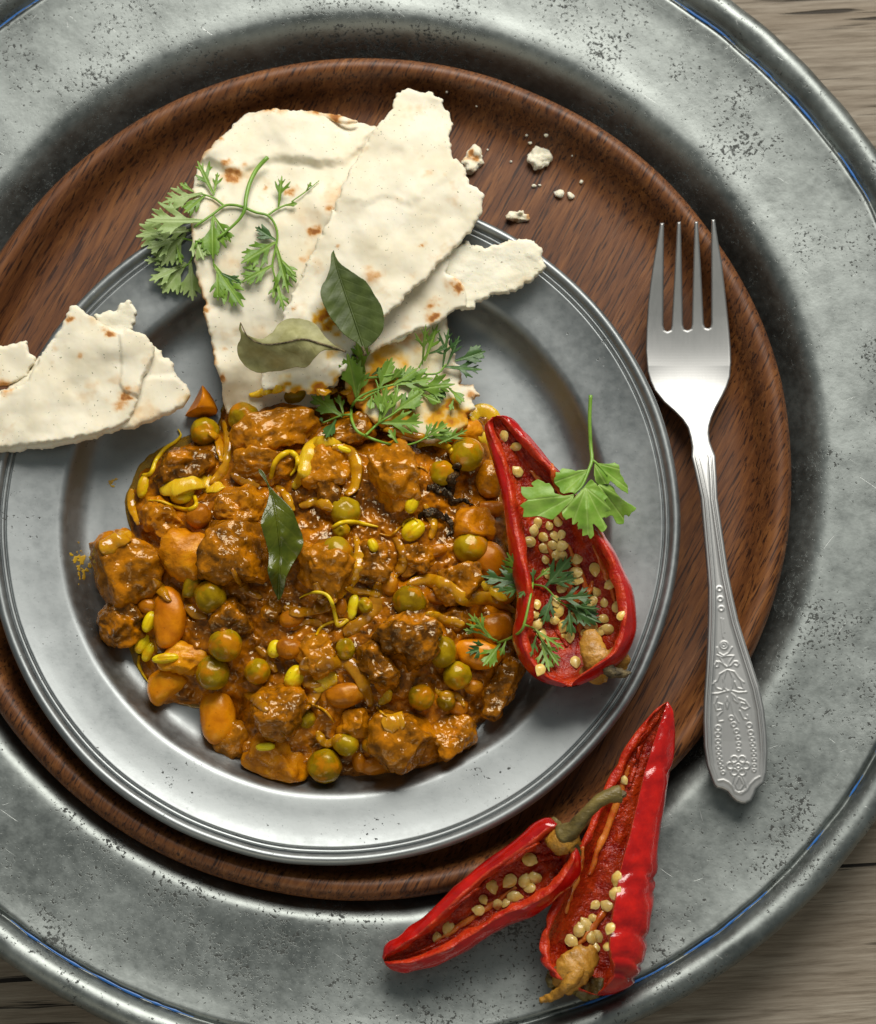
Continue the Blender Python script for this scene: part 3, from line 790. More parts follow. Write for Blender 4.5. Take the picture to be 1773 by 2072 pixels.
# ------------------------------------------------------------------ curry: gravy mound
outline = [(455, 815), (520, 792), (600, 782), (690, 765), (760, 790), (860, 850), (950, 835), (985, 840), (1005, 880), (1020, 950), (1035, 1050), (1035, 1200), (1050, 1330), (1045, 1400), (985, 1455), (945, 1500), (925, 1545), (790, 1572), (660, 1578), (560, 1570), (480, 1530), (455, 1440), (400, 1430), (330, 1420), (290, 1370), (270, 1310), (225, 1300), (210, 1230), (250, 1180), (270, 1080), (262, 1040), (280, 980), (310, 920), (400, 890), (440, 870)]
o_sdf = poly_sdf(outline)
def mound(U, V):
    s = o_sdf(U, V)
    s = np.clip(s, 0, None)
    return 16.3 + 17.0 * (1 - np.exp(-s / 130.0)) - 0.3

CURRY = []   # (u, v, half u, half v, centre z, c)  fills the gravy lift
def gz(u, v): return float(mound(np.array([float(u)]), np.array([float(v)]))[0])

# name, u, v, a, b, rotation (deg, anticlockwise), height factor, lift, label
MEAT = [
 ('m', 262, 1150, 76, 74, 20, .85, .55, 'large blocky brown meat chunk at the far left edge of the curry'),
 ('m', 470, 1125, 72, 70, 10, .8, .45, 'big rough meat chunk left of the dark curry leaf in the curry'),
 ('o', 385, 1120, 55, 58, 70, .7, .35, 'smooth sauce covered lump between far left meat chunk and leaf side chunk'),
 ('m', 562, 868, 84, 42, 16, .9, .75, 'long ridged meat strip at the top of the curry beside round pea'),
 ('m', 535, 940, 64, 40, 5, .9, .35, 'dark meat chunk tucked under the long ridged strip'),
 ('m', 490, 1025, 58, 36, 4, .9, .45, 'squarish meat chunk just left of the dark leaf tip'),
 ('m', 800, 966, 58, 66, 30, .9, .8, 'tall smooth faced meat cube at upper right, above two pale sprouts'),
 ('m', 662, 997, 28, 38, 20, .8, .55, 'small flaky meat scrap hanging left of the tall meat cube'),
 ('m', 655, 945, 50, 50, 40, .8, .35, 'meat chunk wrapped by yellow onion ring near the curry centre'),
 ('m', 332, 1050, 40, 42, 60, .8, .4, 'dark crumbly meat piece under the coiled sprout at left'),
 ('m', 365, 945, 62, 42, 15, .85, .5, 'meat chunk at upper left with a curling sprout tail along its side'),
 ('m', 245, 1262, 44, 48, 10, .8, .45, 'low meat chunk below the far left chunk by the plate well'),
 ('m', 660, 1145, 60, 62, 45, .8, .55, 'knobbly meat chunk carrying a round pea, right of dark leaf'),
 ('m', 822, 1288, 60, 60, 20, .85, .7, 'lumpy meat chunk right of centre with an orange lentil stuck on'),
 ('m', 768, 1352, 42, 52, 35, .85, .55, 'craggy meat chunk attached below left of the lumpy chunk'),
 ('m', 828, 1497, 64, 66, 30, .8, .6, 'angular meat cube at the bottom right front of the curry'),
 ('m', 916, 1490, 40, 56, -12, .8, .5, 'upright meat slab right of the front meat cube'),
 ('m', 1015, 1388, 36, 66, -24, .8, .5, 'long meat piece at the right edge below the chili'),
 ('m', 570, 1432, 54, 60, 10, .8, .5, 'grainy meat chunk low centre under the yellow sprout seed'),
 ('o', 555, 1532, 74, 42, -18, .7, .5, 'flat orange vegetable slab at the bottom of the curry'),
 ('m', 925, 1180, 52, 50, 25, .75, .4, 'meat chunk under the onion ribbon left of the chili'),
 ('m', 745, 1142, 42, 42, 0, .75, .35, 'rounded meat piece right of the pea topped chunk'),
 ('m', 718, 1470, 38, 32, 0, .8, .35, 'small round dark meat piece at the lower centre'),
 ('m', 706, 872, 48, 36, 10, .8, .45, 'meat chunk beneath the middle coriander sprig stem'),
 ('o', 962, 1066, 42, 40, 0, .8, .45, 'glossy orange lump beside the charred spice pieces'),
 ('m', 550, 1236, 18, 34, -15, .9, .5, 'small knotty meat sliver below the dark curry leaf'),
 ('m', 922, 1247, 34, 26, 10, .8, .25, 'dark meat bit below the onion ribbon near the chili'),
 ('m', 465, 1255, 44, 40, 30, .7, .2, 'sauce soaked meat piece between orange bean and dark leaf'),
 ('o', 372, 1335, 50, 30, -10, .7, .35, 'orange vegetable lump left of the twin peas'),
 ('m', 640, 1320, 34, 50, 20, .7, .35, 'soft brown onion wrapped meat bit at centre bottom'),
 ('m', 470, 1500, 38, 40, 0, .7, .25, 'low dark meat piece between the bottom bean and orange slab'),
 ('m', 845, 1130, 46, 36, 15, .6, .2, 'sauce covered meat flat right of the centre'),
 ('m', 510, 806, 36, 20, 12, .8, .35, 'small sauce coated scrap at the top edge against the bread'),
 ('m', 690, 1085, 30, 24, 0, .6, .25, 'meat crumb under the little green pea at centre'),
 ('o', 935, 880, 40, 34, 0, .8, .35, 'orange sauce lump at top right beside the stained bread'),
]
PEAS = [
 (415, 874, 30, 30, .55, 'olive pea at the upper left edge below the carrot wedge'), (493, 844, 32, 30, .8, 'sauce smeared pea left of the long ridged meat strip'), (600, 798, 32, 27, .8, 'pea at the top edge touching the flatbread strip'),
 (426, 1207, 32, 33, .8, 'large olive pea below the big leaf side meat chunk'), (456, 1305, 33, 33, .85, 'wrinkled olive pea with a dimple, upper of the twin peas'), (431, 1362, 34, 34, .5, 'olive pea partly under the dimpled pea'),
 (521, 1359, 26, 26, .6, 'split olive pea right of the twin peas'), (945, 919, 34, 34, .85, 'bright olive pea at upper right beside the chili tip'), (894, 957, 26, 26, .45, 'half hidden pea beside the charred spice'),
 (681, 1118, 32, 31, 1.6, 'pea sitting on top of the knobbly central meat chunk'), (690, 1073, 18, 17, 1.3, 'little bright green pea above the central pea'), (699, 1036, 31, 30, .4, 'sauce drowned pea below the flaky meat scrap'),
 (952, 1108, 36, 32, .5, 'sauce coated pea right of centre next to the chili wall'), (829, 1218, 34, 31, .8, 'olive pea above the lumpy right chunk'), (895, 1319, 28, 32, .6, 'oval olive pea right of the lumpy chunk'),
 (926, 1367, 28, 28, .5, 'dark olive pea below the oval pea'), (853, 1411, 26, 26, .6, 'round olive pea above the front meat cube'), (903, 1420, 19, 19, .5, 'small brown pea right of the round olive pea'),
 (657, 1550, 34, 34, .55, 'largest olive pea at the very bottom of the curry'), (701, 1505, 26, 24, .5, 'pea behind the bottom pea'), (699, 1313, 19, 22, .3, 'shadowed pea under the onion at lower centre'),
 (752, 1503, 20, 20, .35, 'dark pea left of the front meat cube'), (620, 1455, 18, 18, .3, 'sunken pea below the ridged onion piece'), (740, 1225, 14, 16, .6, 'tiny greenish pea right of the upright sprout'), (790, 800, 20, 18, .3, 'pea peeping from under the coriander leaves'),
]
BEANS = [
 ('b', 341, 1251, 62, 31, 88, .12, .6, 'bright orange oval bean standing upright at left'), ('b', 336, 1388, 42, 30, 40, .35, .5, 'orange kidney bean at the lower left rim'), ('b', 439, 1449, 58, 35, 96, .1, .5, 'orange bean lying upright at the lower left by bare metal'),
 ('b', 997, 1272, 42, 31, 15, .1, .7, 'orange bean beside the chili under a coriander tip'), ('b', 968, 1322, 48, 30, -10, .1, .35, 'sunken orange bean below the coriander tip'), ('b', 985, 1130, 36, 40, 60, .1, .5, 'orange bean pressed against the chili wall'),
 ('b', 990, 1030, 34, 18, 0, .15, .4, 'slim orange bean between charred spice and chili'), ('l', 1016, 1200, 28, 24, 0, .1, .4, 'brown bean tucked under the chili edge'), ('l', 403, 1044, 26, 24, 40, .1, .7, 'small round orange bean below the coiled sprout'),
 ('p', 388, 1180, 32, 17, 75, .2, 1.3, 'narrow yellow green bean leaning on the large olive pea'), ('l', 788, 1182, 18, 22, 10, .05, .5, 'rounded orange lentil right of the pea topped chunk'), ('l', 883, 1114, 22, 13, 10, .05, .6, 'flat orange lentil below the paired sprout seed'),
 ('l', 886, 1209, 25, 14, 2, .05, 1.0, 'glossy orange lentil on the onion ribbon'), ('l', 958, 1390, 20, 14, -5, .05, .6, 'brown oval lentil at right below the dark olive pea'), ('l', 852, 1300, 18, 15, -40, .05, 3.6, 'orange lentil stuck on the lumpy meat chunk'),
 ('l', 690, 1226, 12, 18, 5, .05, .9, 'small brown lentil beside the upright sprout'), ('l', 728, 1540, 15, 23, 10, .05, .4, 'brown lentil at the bottom right of the largest pea'), ('l', 585, 1312, 26, 20, -10, .1, .8, 'brown bean seed hugged by a yellow sprout'),
 ('l', 300, 1226, 16, 22, 70, .1, .3, 'brown lentil between left meat chunks and upright bean'), ('l', 928, 1432, 20, 17, 0, .1, .3, 'brown lentil by the upright meat slab'), ('d', 990, 970, 28, 40, 5, .05, .4, 'dark brown mushroom like piece beside the chili wall'),
 ('l', 760, 1545, 40, 20, 10, .1, .25, 'orange scrap at the front edge under the meat cube'), ('l', 700, 1405, 40, 24, 10, .1, .2, 'sunken orange bean under the onion loop'), ('l', 1000, 1445, 18, 14, 0, .1, .3, 'brown lentil at the lower right edge'), ('l', 590, 1250, 26, 18, 20, .1, .2, 'half sunken orange lentil below the dark leaf tip'),
]
SPROUTS = [
 (370, 1001, 26, 19, 8, 1.1, [(394, 1004), (397, 1022), (380, 1031), (350, 1024), (325, 1014), (300, 1012)], 4.2, 'bright yellow sprout with coiled tail at upper left of the curry'),
 (290, 985, 24, 12, 80, .9, [(289, 962), (306, 957), (316, 932), (334, 908), (356, 893), (366, 880), (360, 868)], 4.5, 'yellow sprout with long tail waving over bare metal'),
 (836, 1073, 25, 19, 42, 1.2, [(815, 1066), (822, 1054), (838, 1050), (846, 1056)], 3.4, 'fat yellow sprout seed below the tall meat cube'),
 (755, 1103, 14, 10, -65, .8, None, 3, 'tiny yellow sprout seed between central pea and fat sprout'),
 (834, 1019, 20, 13, 68, 1.0, None, 3, 'pale paired sprout seed directly under the tall meat cube'),
 (597, 1371, 26, 19, 62, 1.0, None, 3, 'single plump yellow sprout seed at lower centre'),
 (714, 1228, 26, 11, 80, 1.2, [(704, 1254), (690, 1264), (682, 1262), (676, 1232), (664, 1206), (644, 1198), (622, 1202), (606, 1210)], 4.2, 'upright yellow sprout with looping tail at centre'),
 (556, 1313, 18, 14, 70, .9, None, 3, 'yellow sprout half hidden behind brown bean seed'),
 (290, 1300, 24, 13, 62, .9, None, 3, 'upper pale sprout seed at the left plate well'),
 (302, 1318, 22, 11, 62, .9, [(282, 1326), (281, 1345), (290, 1365), (301, 1381)], 3.2, 'lower pale sprout seed with thin tail at left plate well'),
 (537, 1511, 19, 8, 4, 2.2, None, 3, 'slim yellow sprout seed lying on the orange slab'),
 (697, 909, 14, 6, -20, 1.4, None, 3, 'small pale sprout tip on the onion ring'),
 (302, 1258, 22, 12, 68, .8, None, 3, 'dull yellow sprout seed left of the upright orange bean'),
 (335, 1332, 26, 10, 6, .9, None, 3, 'amber sprout seed below the upright orange bean'),
]
TAILS = [([(548, 968), (556, 938), (572, 920), (590, 916), (602, 928), (600, 946), (588, 962)], 6.0, 'thick pale sprout tail curved like an upturned U at top'), ([(672, 1068), (690, 1058), (716, 1056), (745, 1062), (765, 1066)], 4.5, 'pale straight sprout tail beside the little green pea'),
         ([(768, 1080), (790, 1084), (806, 1070), (818, 1060)], 2.6, 'thin sauce coloured tail left of fat sprout seed'), ([(632, 1425), (655, 1436), (668, 1450), (676, 1462)], 2.6, 'fine orange root thread below ridged onion'), ([(845, 944), (858, 948), (866, 956)], 2.5, 'fine yellow thread right of the tall meat cube'),
         ([(762, 1430), (770, 1440), (783, 1450)], 2.8, 'short red brown thread above the front meat cube'), ([(640, 1285), (652, 1268), (680, 1256), (700, 1252)], 3.0, 'green sprout tail arching over lower centre')]
ONIONS = [
 ('pale', [(325, 990), (355, 975), (395, 968), (430, 974), (452, 988)], 20, 5, 'broad translucent yellow onion slice at upper left'),
 ('', [(452, 850), (462, 890), (460, 930), (448, 960), (425, 980)], 8, 4, 'thin onion strand dropping from pea toward broad slice'),
 ('', [(424, 872), (440, 882), (450, 905), (449, 935)], 9, 4, 'short curved onion strand beside upper left pea'),
 ('pale', [(690, 898), (660, 890), (634, 898), (620, 925), (613, 958), (594, 988)], 11, 6, 'glossy yellow onion ring curving around meat at top centre'),
 ('', [(672, 905), (702, 918), (716, 945), (714, 980), (700, 1002)], 12, 4, 'orange onion piece left of the tall meat cube'),
 ('brown', [(766, 1180), (764, 1220), (748, 1250), (722, 1270), (695, 1282)], 13, 5, 'large amber onion arc right of the upright sprout'),
 ('brown', [(575, 1228), (610, 1236), (650, 1230), (680, 1212)], 9, 3, 'brown onion strand at the dark leaf base'),
 ('', [(824, 1182), (866, 1176), (905, 1186), (938, 1212), (990, 1214), (1042, 1238)], 10, 5, 'long glossy onion ribbon reaching toward the chili'),
 ('brown', [(640, 1356), (668, 1340), (704, 1340), (732, 1366), (748, 1400), (752, 1430)], 12, 6, 'golden onion loop at lower centre'),
 ('pale', [(633, 1392), (655, 1376), (682, 1372)], 15, 7, 'pale ridged onion cut at lower centre'),
 ('pale', [(768, 1424), (780, 1410), (790, 1396)], 8, 4, 'small pale onion stub above the front meat cube'),
 ('', [(768, 868), (800, 868), (835, 880), (865, 884)], 6, 4, 'thin onion strand under the middle coriander stem'),
 ('', [(775, 1470), (798, 1460), (818, 1456)], 14, 11, 'yellow onion flake lying on the front meat cube'),
 ('', [(206, 1118), (232, 1094), (262, 1076)], 13, 10, 'amber onion piece stuck on the far left meat chunk'),
 ('brown', [(796, 1088), (812, 1114), (814, 1142), (800, 1168)], 7, 3, 'thin brown onion strand right of centre'),
 ('brown', [(620, 1330), (622, 1362), (632, 1398), (618, 1436)], 12, 4, 'brown onion skin hanging at lower centre'),
 ('', [(720, 1085), (726, 1120), (720, 1160), (708, 1190)], 8, 3, 'onion strand right of the pea topped chunk'),
 ('', [(265, 990), (272, 1030), (284, 1062)], 8, 3, 'amber onion strip at the left edge by sprout tail'),
 ('pale', [(955, 850), (975, 838), (998, 848), (990, 880), (968, 888)], 14, 4, 'bright yellow onion piece between stained bread and chili tip'),
 ('', [(640, 790), (676, 788), (712, 792)], 8, 3, 'orange onion strip at the top edge under coriander'),
 ('brown', [(345, 1180), (368, 1205), (392, 1232), (420, 1250)], 10, 3, 'amber onion strand above the upright orange bean'),
 ('brown', [(518, 1310), (540, 1330), (560, 1360)], 7, 3, 'brown onion shred right of the dimpled pea'),
 ('', [(880, 1395), (896, 1404), (924, 1408), (940, 1430)], 6, 3, 'thin brown peel by the small brown pea'),
 ('brown', [(470, 1150), (500, 1190), (530, 1210)], 8, 3, 'browned onion shred under leaf side chunk'),
 ('', [(860, 1020), (880, 1060), (872, 1090)], 7, 3, 'sauce coated onion shred left of the charred spice'),
 ('brown', [(640, 1180), (655, 1210), (640, 1240)], 9, 3, 'dark onion fold below the knobbly chunk'),
 ('', [(606, 1022), (640, 1014), (672, 1030)], 8, 3, 'amber onion shred right of the dark leaf shoulder'),
 ('', [(560, 984), (580, 1002), (596, 1034)], 7, 3, 'short amber onion shred just above the dark leaf shoulder'),
 ('pale', [(845, 904), (880, 898), (915, 912)], 9, 4, 'pale onion strip left of the bright olive pea'),
 ('brown', [(468, 958), (500, 974), (524, 986)], 8, 4, 'brown onion strip between dark meat and dark leaf tip'),
 ('', [(700, 1188), (735, 1196), (768, 1206)], 7, 3, 'amber onion shred above the large amber arc'),
 ('brown', [(588, 1272), (620, 1262), (652, 1266)], 8, 3, 'brown onion strip left of the looping sprout tail'),
 ('', [(862, 1242), (900, 1256), (940, 1264)], 8, 3, 'amber onion strip below the glossy lentil'),
 ('pale', [(975, 1180), (1000, 1194), (1026, 1214)], 8, 4, 'pale onion strip touching the chili wall'),
 ('brown', [(495, 1402), (520, 1412), (542, 1440)], 9, 3, 'brown onion strip left of the grainy low meat chunk'),
 ('', [(640, 1480), (662, 1500), (692, 1488)], 8, 3, 'amber onion curl above the largest bottom pea'),
 ('brown', [(308, 1172), (330, 1196), (346, 1216)], 8, 3, 'brown onion shred beside the far left meat chunk'),
 ('pale', [(505, 800), (540, 790), (572, 786)], 7, 3, 'yellow onion strip along the top edge left of the pea'),
]

lifts = []
for k, u, v, a, b, r, hf, lf, lab in MEAT:
    lifts.append((u, v, a, b, math.radians(r), gz(u, v) + (lf - .30) * min(a, b) * MMU))
for u, v, a, b, lf, lab in PEAS:
    if lf < 1.2: lifts.append((u, v, a, b, 0, gz(u, v) + (lf - .38) * a * MMU))
for k, u, v, a, b, r, bend, lf, lab in BEANS:
    if lf < 1.2: lifts.append((u, v, a, b, math.radians(r), gz(u, v) + (lf - .32) * min(a, b) * MMU))

def gravy_z(U, V):
    z = mound(U, V)
    z = z + 1.5 * n2(U, V, 55, 41, 3) + 0.85 * n2(U, V, 19, 42, 3)
    fine = 0.34 * n2(U, V, 11, 43, 2)
    for (u, v, a, b, r, zt) in lifts:
        du, dv = U - u, -(V - v)
        c, s = math.cos(r), math.sin(r)
        x, y = (du * c + dv * s) / (a * 1.22), (-du * s + dv * c) / (b * 1.22)
        w = np.exp(-(x * x + y * y) ** 2)
        z = np.maximum(z, z * (1 - w) + w * zt)
    s = o_sdf(U, V)
    edge = np.clip(s / 16, 0, 1)
    return 16.2 + (z + fine - 16.2) * np.sqrt(edge)

gs = lambda U, V: o_sdf(U, V) + 9 * n2(U, V, 40, 77, 3)
pts, faces, S, bed = mgrid(gs, 170, 740, 1090, 1610, 2.6)
zt = np.maximum(gravy_z(pts[:, 0], pts[:, 1]), 16.45)
zt = 16.3 + (zt - 16.3) * np.clip(S / 8 + .06, 0.06, 1) ** .6
v_, f_ = shell(pts, faces, bed, zt, 0.2)
v_[len(pts):, 2] = 16.05
gv = mk('gravy', v_, f_, M['gravy'], hit=True)
gv['kind'] = 'stuff'
gv['label'] = 'glossy orange brown curry gravy filling the pewter plate'; gv['category'] = 'gravy'

# thin oil pool under the food
o2 = poly_sdf([(u + (u - 640) * .03, v + (v - 1190) * .022) for u, v in outline])
pts, faces, S, bed = mgrid(lambda U, V: o2(U, V) + 9 * n2(U, V, 50, 78, 3), 150, 740, 1090, 1620, 6)
v_, f_ = shell(pts, faces, bed, 16.0 + 0.32 * np.sqrt(np.clip(S / 10, 0, 1)), 0.02)
ol = mk('oil_film', v_, f_, M['oil']); ol['kind'] = 'stuff'
ol['label'] = 'thin shiny turmeric oil film around the curry'; ol['category'] = 'oil'

def place_lump(name, seed, u, v, a, b, c, r, lift, rough, sub, k, cuts, mat, lab, cat, grp, post=None, tilt=0.0, base=None):
    p, F = lump(seed, a * MMU, b * MMU, c * MMU, rough, sub, k, cuts)
    if post: p = post(p)
    p = rotx(p, tilt)
    p = rotz(p, math.radians(r))
    z = (gz(u, v) if base is None else base) + lift * min(a, b, c) * MMU
    p = p + P(u, v, z)
    p[:, 2] = np.maximum(p[:, 2], 16.25)
    o = mk(name, p, F, M[mat], hit=True)
    return tag(o, lab, cat, grp)

rng = random.Random(5)
def meat_fibre(seed):
    def f(p):
        n = np.linalg.norm(p, axis=1)[:, None] + 1e-6
        d = fbm(np.stack([p[:, 0] / 5.5, p[:, 1] / 1.5, p[:, 2] / 1.7], -1) + seed, seed, 2) * 0.38 + fbm(p / 1.2 + seed, seed + 3, 2) * 0.22
        return p + p / n * d[:, None]
    return f
for i, (k, u, v, a, b, r, hf, lf, lab) in enumerate(MEAT):
    c = min(a, b) * hf
    if k == 'm':
        place_lump('meat_chunk', 200 + i, u, v, a * 1.04, b * 1.04, c, r, lf, 0.17, 5 if max(a, b) > 40 else 4, 2.7, 7, 'meat', lab, 'meat', 'pieces of meat in the curry', meat_fibre(i), rng.uniform(-.25, .25))
    else:
        place_lump('vegetable_lump', 200 + i, u, v, a * 1.04, b * 1.04, c, r, lf, 0.15, 4, 2.3, 4, 'orange', lab, 'vegetable', 'sauce coated vegetable lumps', meat_fibre(i), rng.uniform(-.2, .2))

# carrot wedge lying apart
def wedge(p):
    d = np.array([-0.75, 0.30, 0.35]); d /= np.linalg.norm(d)
    s = p @ d; p = p - np.outer(np.clip(s - 1.2, 0, None), d)
    d = np.array([0.1, -.9, .2]); d /= np.linalg.norm(d); s = p @ d
    p = p - np.outer(np.clip(s - 3.2, 0, None), d)
    q = p.copy(); q[:, 0] *= np.clip(1.0 - (q[:, 1]) / 13, 0.45, 1.3); return q
place_lump('carrot_wedge', 301, 404, 816, 33, 36, 26, 0, 0, 0.05, 4, 2.2, 0, 'bean', 'orange carrot wedge lying apart between left bread and curry', 'carrot', None, wedge, base=20.0)

def pea_post(seed):
    def f(p):
        r = np.linalg.norm(p, axis=1)[:, None]; n = p / (r + 1e-6)
        rg = random.Random(seed)
        d = np.zeros(len(p))
        for _ in range(3):
            q = np.array([rg.uniform(-.7, .7), rg.uniform(-.7, .7), rg.uniform(.3, 1)]); q /= np.linalg.norm(q)
            d -= rg.uniform(.2, .55) * np.exp(-((1 - n @ q) / .06) ** 1.0)
        d += fbm(n * 2.6 + seed, seed, 2) * 0.17
        return p + n * d[:, None]
    return f
for i, (u, v, a, b, lf, lab) in enumerate(PEAS):
    place_lump('pea', 400 + i, u, v, a, b, (a + b) * .47, rng.uniform(-20, 20), lf, 0.035, 4, 2.0, 0, 'pea', lab, 'pea', 'peas in the curry', pea_post(i))

def bend(k):
    def f(p):
        q = p.copy(); L = np.abs(p[:, 0]).max()
        q[:, 1] += k * L * ((p[:, 0] / L) ** 2 - .4); return q
    return f
bm_ = {'b': ('bean', 'bean'), 'l': ('lentil', 'lentil'), 'p': ('bean', 'pea'), 'd': ('mushroom_piece', 'meat')}
for i, (k, u, v, a, b, r, bd, lf, lab) in enumerate(BEANS):
    nm, mt = bm_[k]
    cat = {'b': 'bean', 'l': 'lentil', 'p': 'bean', 'd': 'mushroom'}[k]
    place_lump(nm, 500 + i, u, v, a, b, min(a, b) * .85, r, lf, 0.05, 4, 2.15, 0, mt, lab, cat, {'bean': 'orange beans in the curry', 'lentil': 'brown and orange lentils in the curry'}.get(cat), bend(bd * (-1 if i == 1 else 1)))

def path_on(uv, clear, n=24, smooth=0.6):
    q = catmull(np.array(uv, float), n)
    z = np.array([surf(a, b) for a, b in q])
    for _ in range(3):
        zz = z.copy(); zz[1:-1] = (z[:-2] + z[1:-1] + z[2:]) / 3
        z = z * (1 - smooth) + np.maximum(zz, z) * smooth
    z = z + clear
    return P(q[:, 0], q[:, 1], z)

# onions
def ribbon(path, halfw, th, seed, cup=0.25, twist=0.35):
    path = np.asarray(path, float); n = len(path)
    tan = np.gradient(path, axis=0); tan /= np.linalg.norm(tan, axis=1)[:, None] + 1e-9
    V, F = [], []; m = 12
    rg = random.Random(seed); t0, t1 = rg.uniform(-twist, twist), rg.uniform(-twist, twist)
    for i in range(n):
        t = i / (n - 1)
        w = halfw * (0.35 + 0.65 * min(1, 5 * t, 5 * (1 - t)) ** .6) * (1 + .12 * math.sin(9 * t + seed))
        s = np.cross(tan[i], [0, 0, 1.0]); s /= np.linalg.norm(s) + 1e-9
        up = np.cross(s, tan[i]); a = t0 + (t1 - t0) * t
        s2, up2 = s * math.cos(a) + up * math.sin(a), -s * math.sin(a) + up * math.cos(a)
        for k in range(m):
            q = 2 * math.pi * k / m
            x = math.cos(q); y = math.sin(q)
            x = math.copysign(abs(x) ** .8, x)
            V.append(path[i] + s2 * x * w + up2 * (y * th - cup * w * (x * x) + .10 * th * math.sin(x * 14)))
    for i in range(n - 1):
        for k in range(m):
            k2 = (k + 1) % m
            F.append((i * m + k, i * m + k2, (i + 1) * m + k2, (i + 1) * m + k))
    F.append(tuple(range(m))); F.append(tuple((n - 1) * m + k for k in reversed(range(m))))
    return np.array(V), F
for i, (kind, uv, hw, cl, lab) in enumerate(ONIONS):
    pth = path_on(uv, cl * .55 * MMU, 30, .6)
    V, F = ribbon(pth, hw * 1.35 * MMU, 0.42, i, .32, .8)
    V = V + np.stack([fbm(V / 2.5, 700 + i + j, 2) * .18 for j in range(3)], -1)
    tag(mk('onion_slice', V, F, M['onion' + ('_' + kind if kind else '')], hit=True), lab, 'onion', 'cooked onion slices in the curry')

# charred spice
CHAR = [([(928, 938), (922, 955), (912, 975), (908, 1000), (914, 1018)], 11, 'upright charred spice pod on the upper right of the curry'), ([(866, 985), (884, 990), (900, 998), (912, 1006)], 9, 'charred spice bit pointing left toward the tall meat cube'),
        ([(915, 1016), (938, 1012), (962, 1022)], 6, 'charred spice bit pointing right toward the chili'), ([(850, 1046), (866, 1036), (884, 1040), (900, 1050)], 10, 'black charred spice flake below the tall meat cube'), ([(905, 1042), (914, 1062), (908, 1088)], 7, 'charred spice sliver pointing down below the spice pod')]
for i, (uv, r, lab) in enumerate(CHAR):
    pth = path_on(uv, r * .35 * MMU, 16)
    V, F = tube(pth, [r * .5 * MMU, r * MMU, r * .8 * MMU, r * .35 * MMU], 14, .7, 900 + i, .75)
    tag(mk('charred_spice', V, F, M['char'], hit=True), lab, 'spice', 'charred spice pieces')

# sprouts
def sprout_seed(seed, a, b):
    p, F = lump(seed, a * MMU, b * MMU, b * .9 * MMU, 0.02, 4, 2.25, 0)
    h = b * MMU
    off = -0.12 * h
    d = np.exp(-((p[:, 1] - off) / (0.09 * h)) ** 2) * (p[:, 2] > -h * .2)
    p[:, 2] -= d * h * .09
    return p, F
for i, (u, v, a, b, r, lf, tail, tr, lab) in enumerate(SPROUTS):
    z0 = surf(u, v)
    p, F = sprout_seed(600 + i, a, b)
    p = rotz(p, math.radians(r)) + P(u, v, z0 + .25 * b * MMU + (0.0 if lf < 2 else .3))
    if tail:
        t = thing('mung_sprout', lab, 'sprout', P(u, v, z0 - .6 * b * MMU), 'bean sprouts in the curry')
        mk('seed', p, F, M['sprout'], t, hit=True)
        pth = path_on(tail, tr * .7 * MMU, 30)
        V, F2 = tube(pth, [tr * .9 * MMU, tr * 1.1 * MMU, tr * .95 * MMU, tr * .7 * MMU, tr * .22 * MMU], 10)
        mk('tail', V, F2, M['tail'], t)
    else:
        tag(mk('mung_sprout', p, F, M['sprout'], hit=True), lab, 'sprout', 'bean sprouts in the curry')
for i, (uv, r, lab) in enumerate(TAILS):
    pth = path_on(uv, r * .6 * MMU, 26)
    V, F = tube(pth, [r * .7 * MMU, r * MMU, r * MMU, r * .8 * MMU, r * .35 * MMU], 10)
    tag(mk('sprout_tail', V, F, M['tail' if r > 2.9 else 'onion']), lab, 'sprout', 'loose sprout tails in the curry')

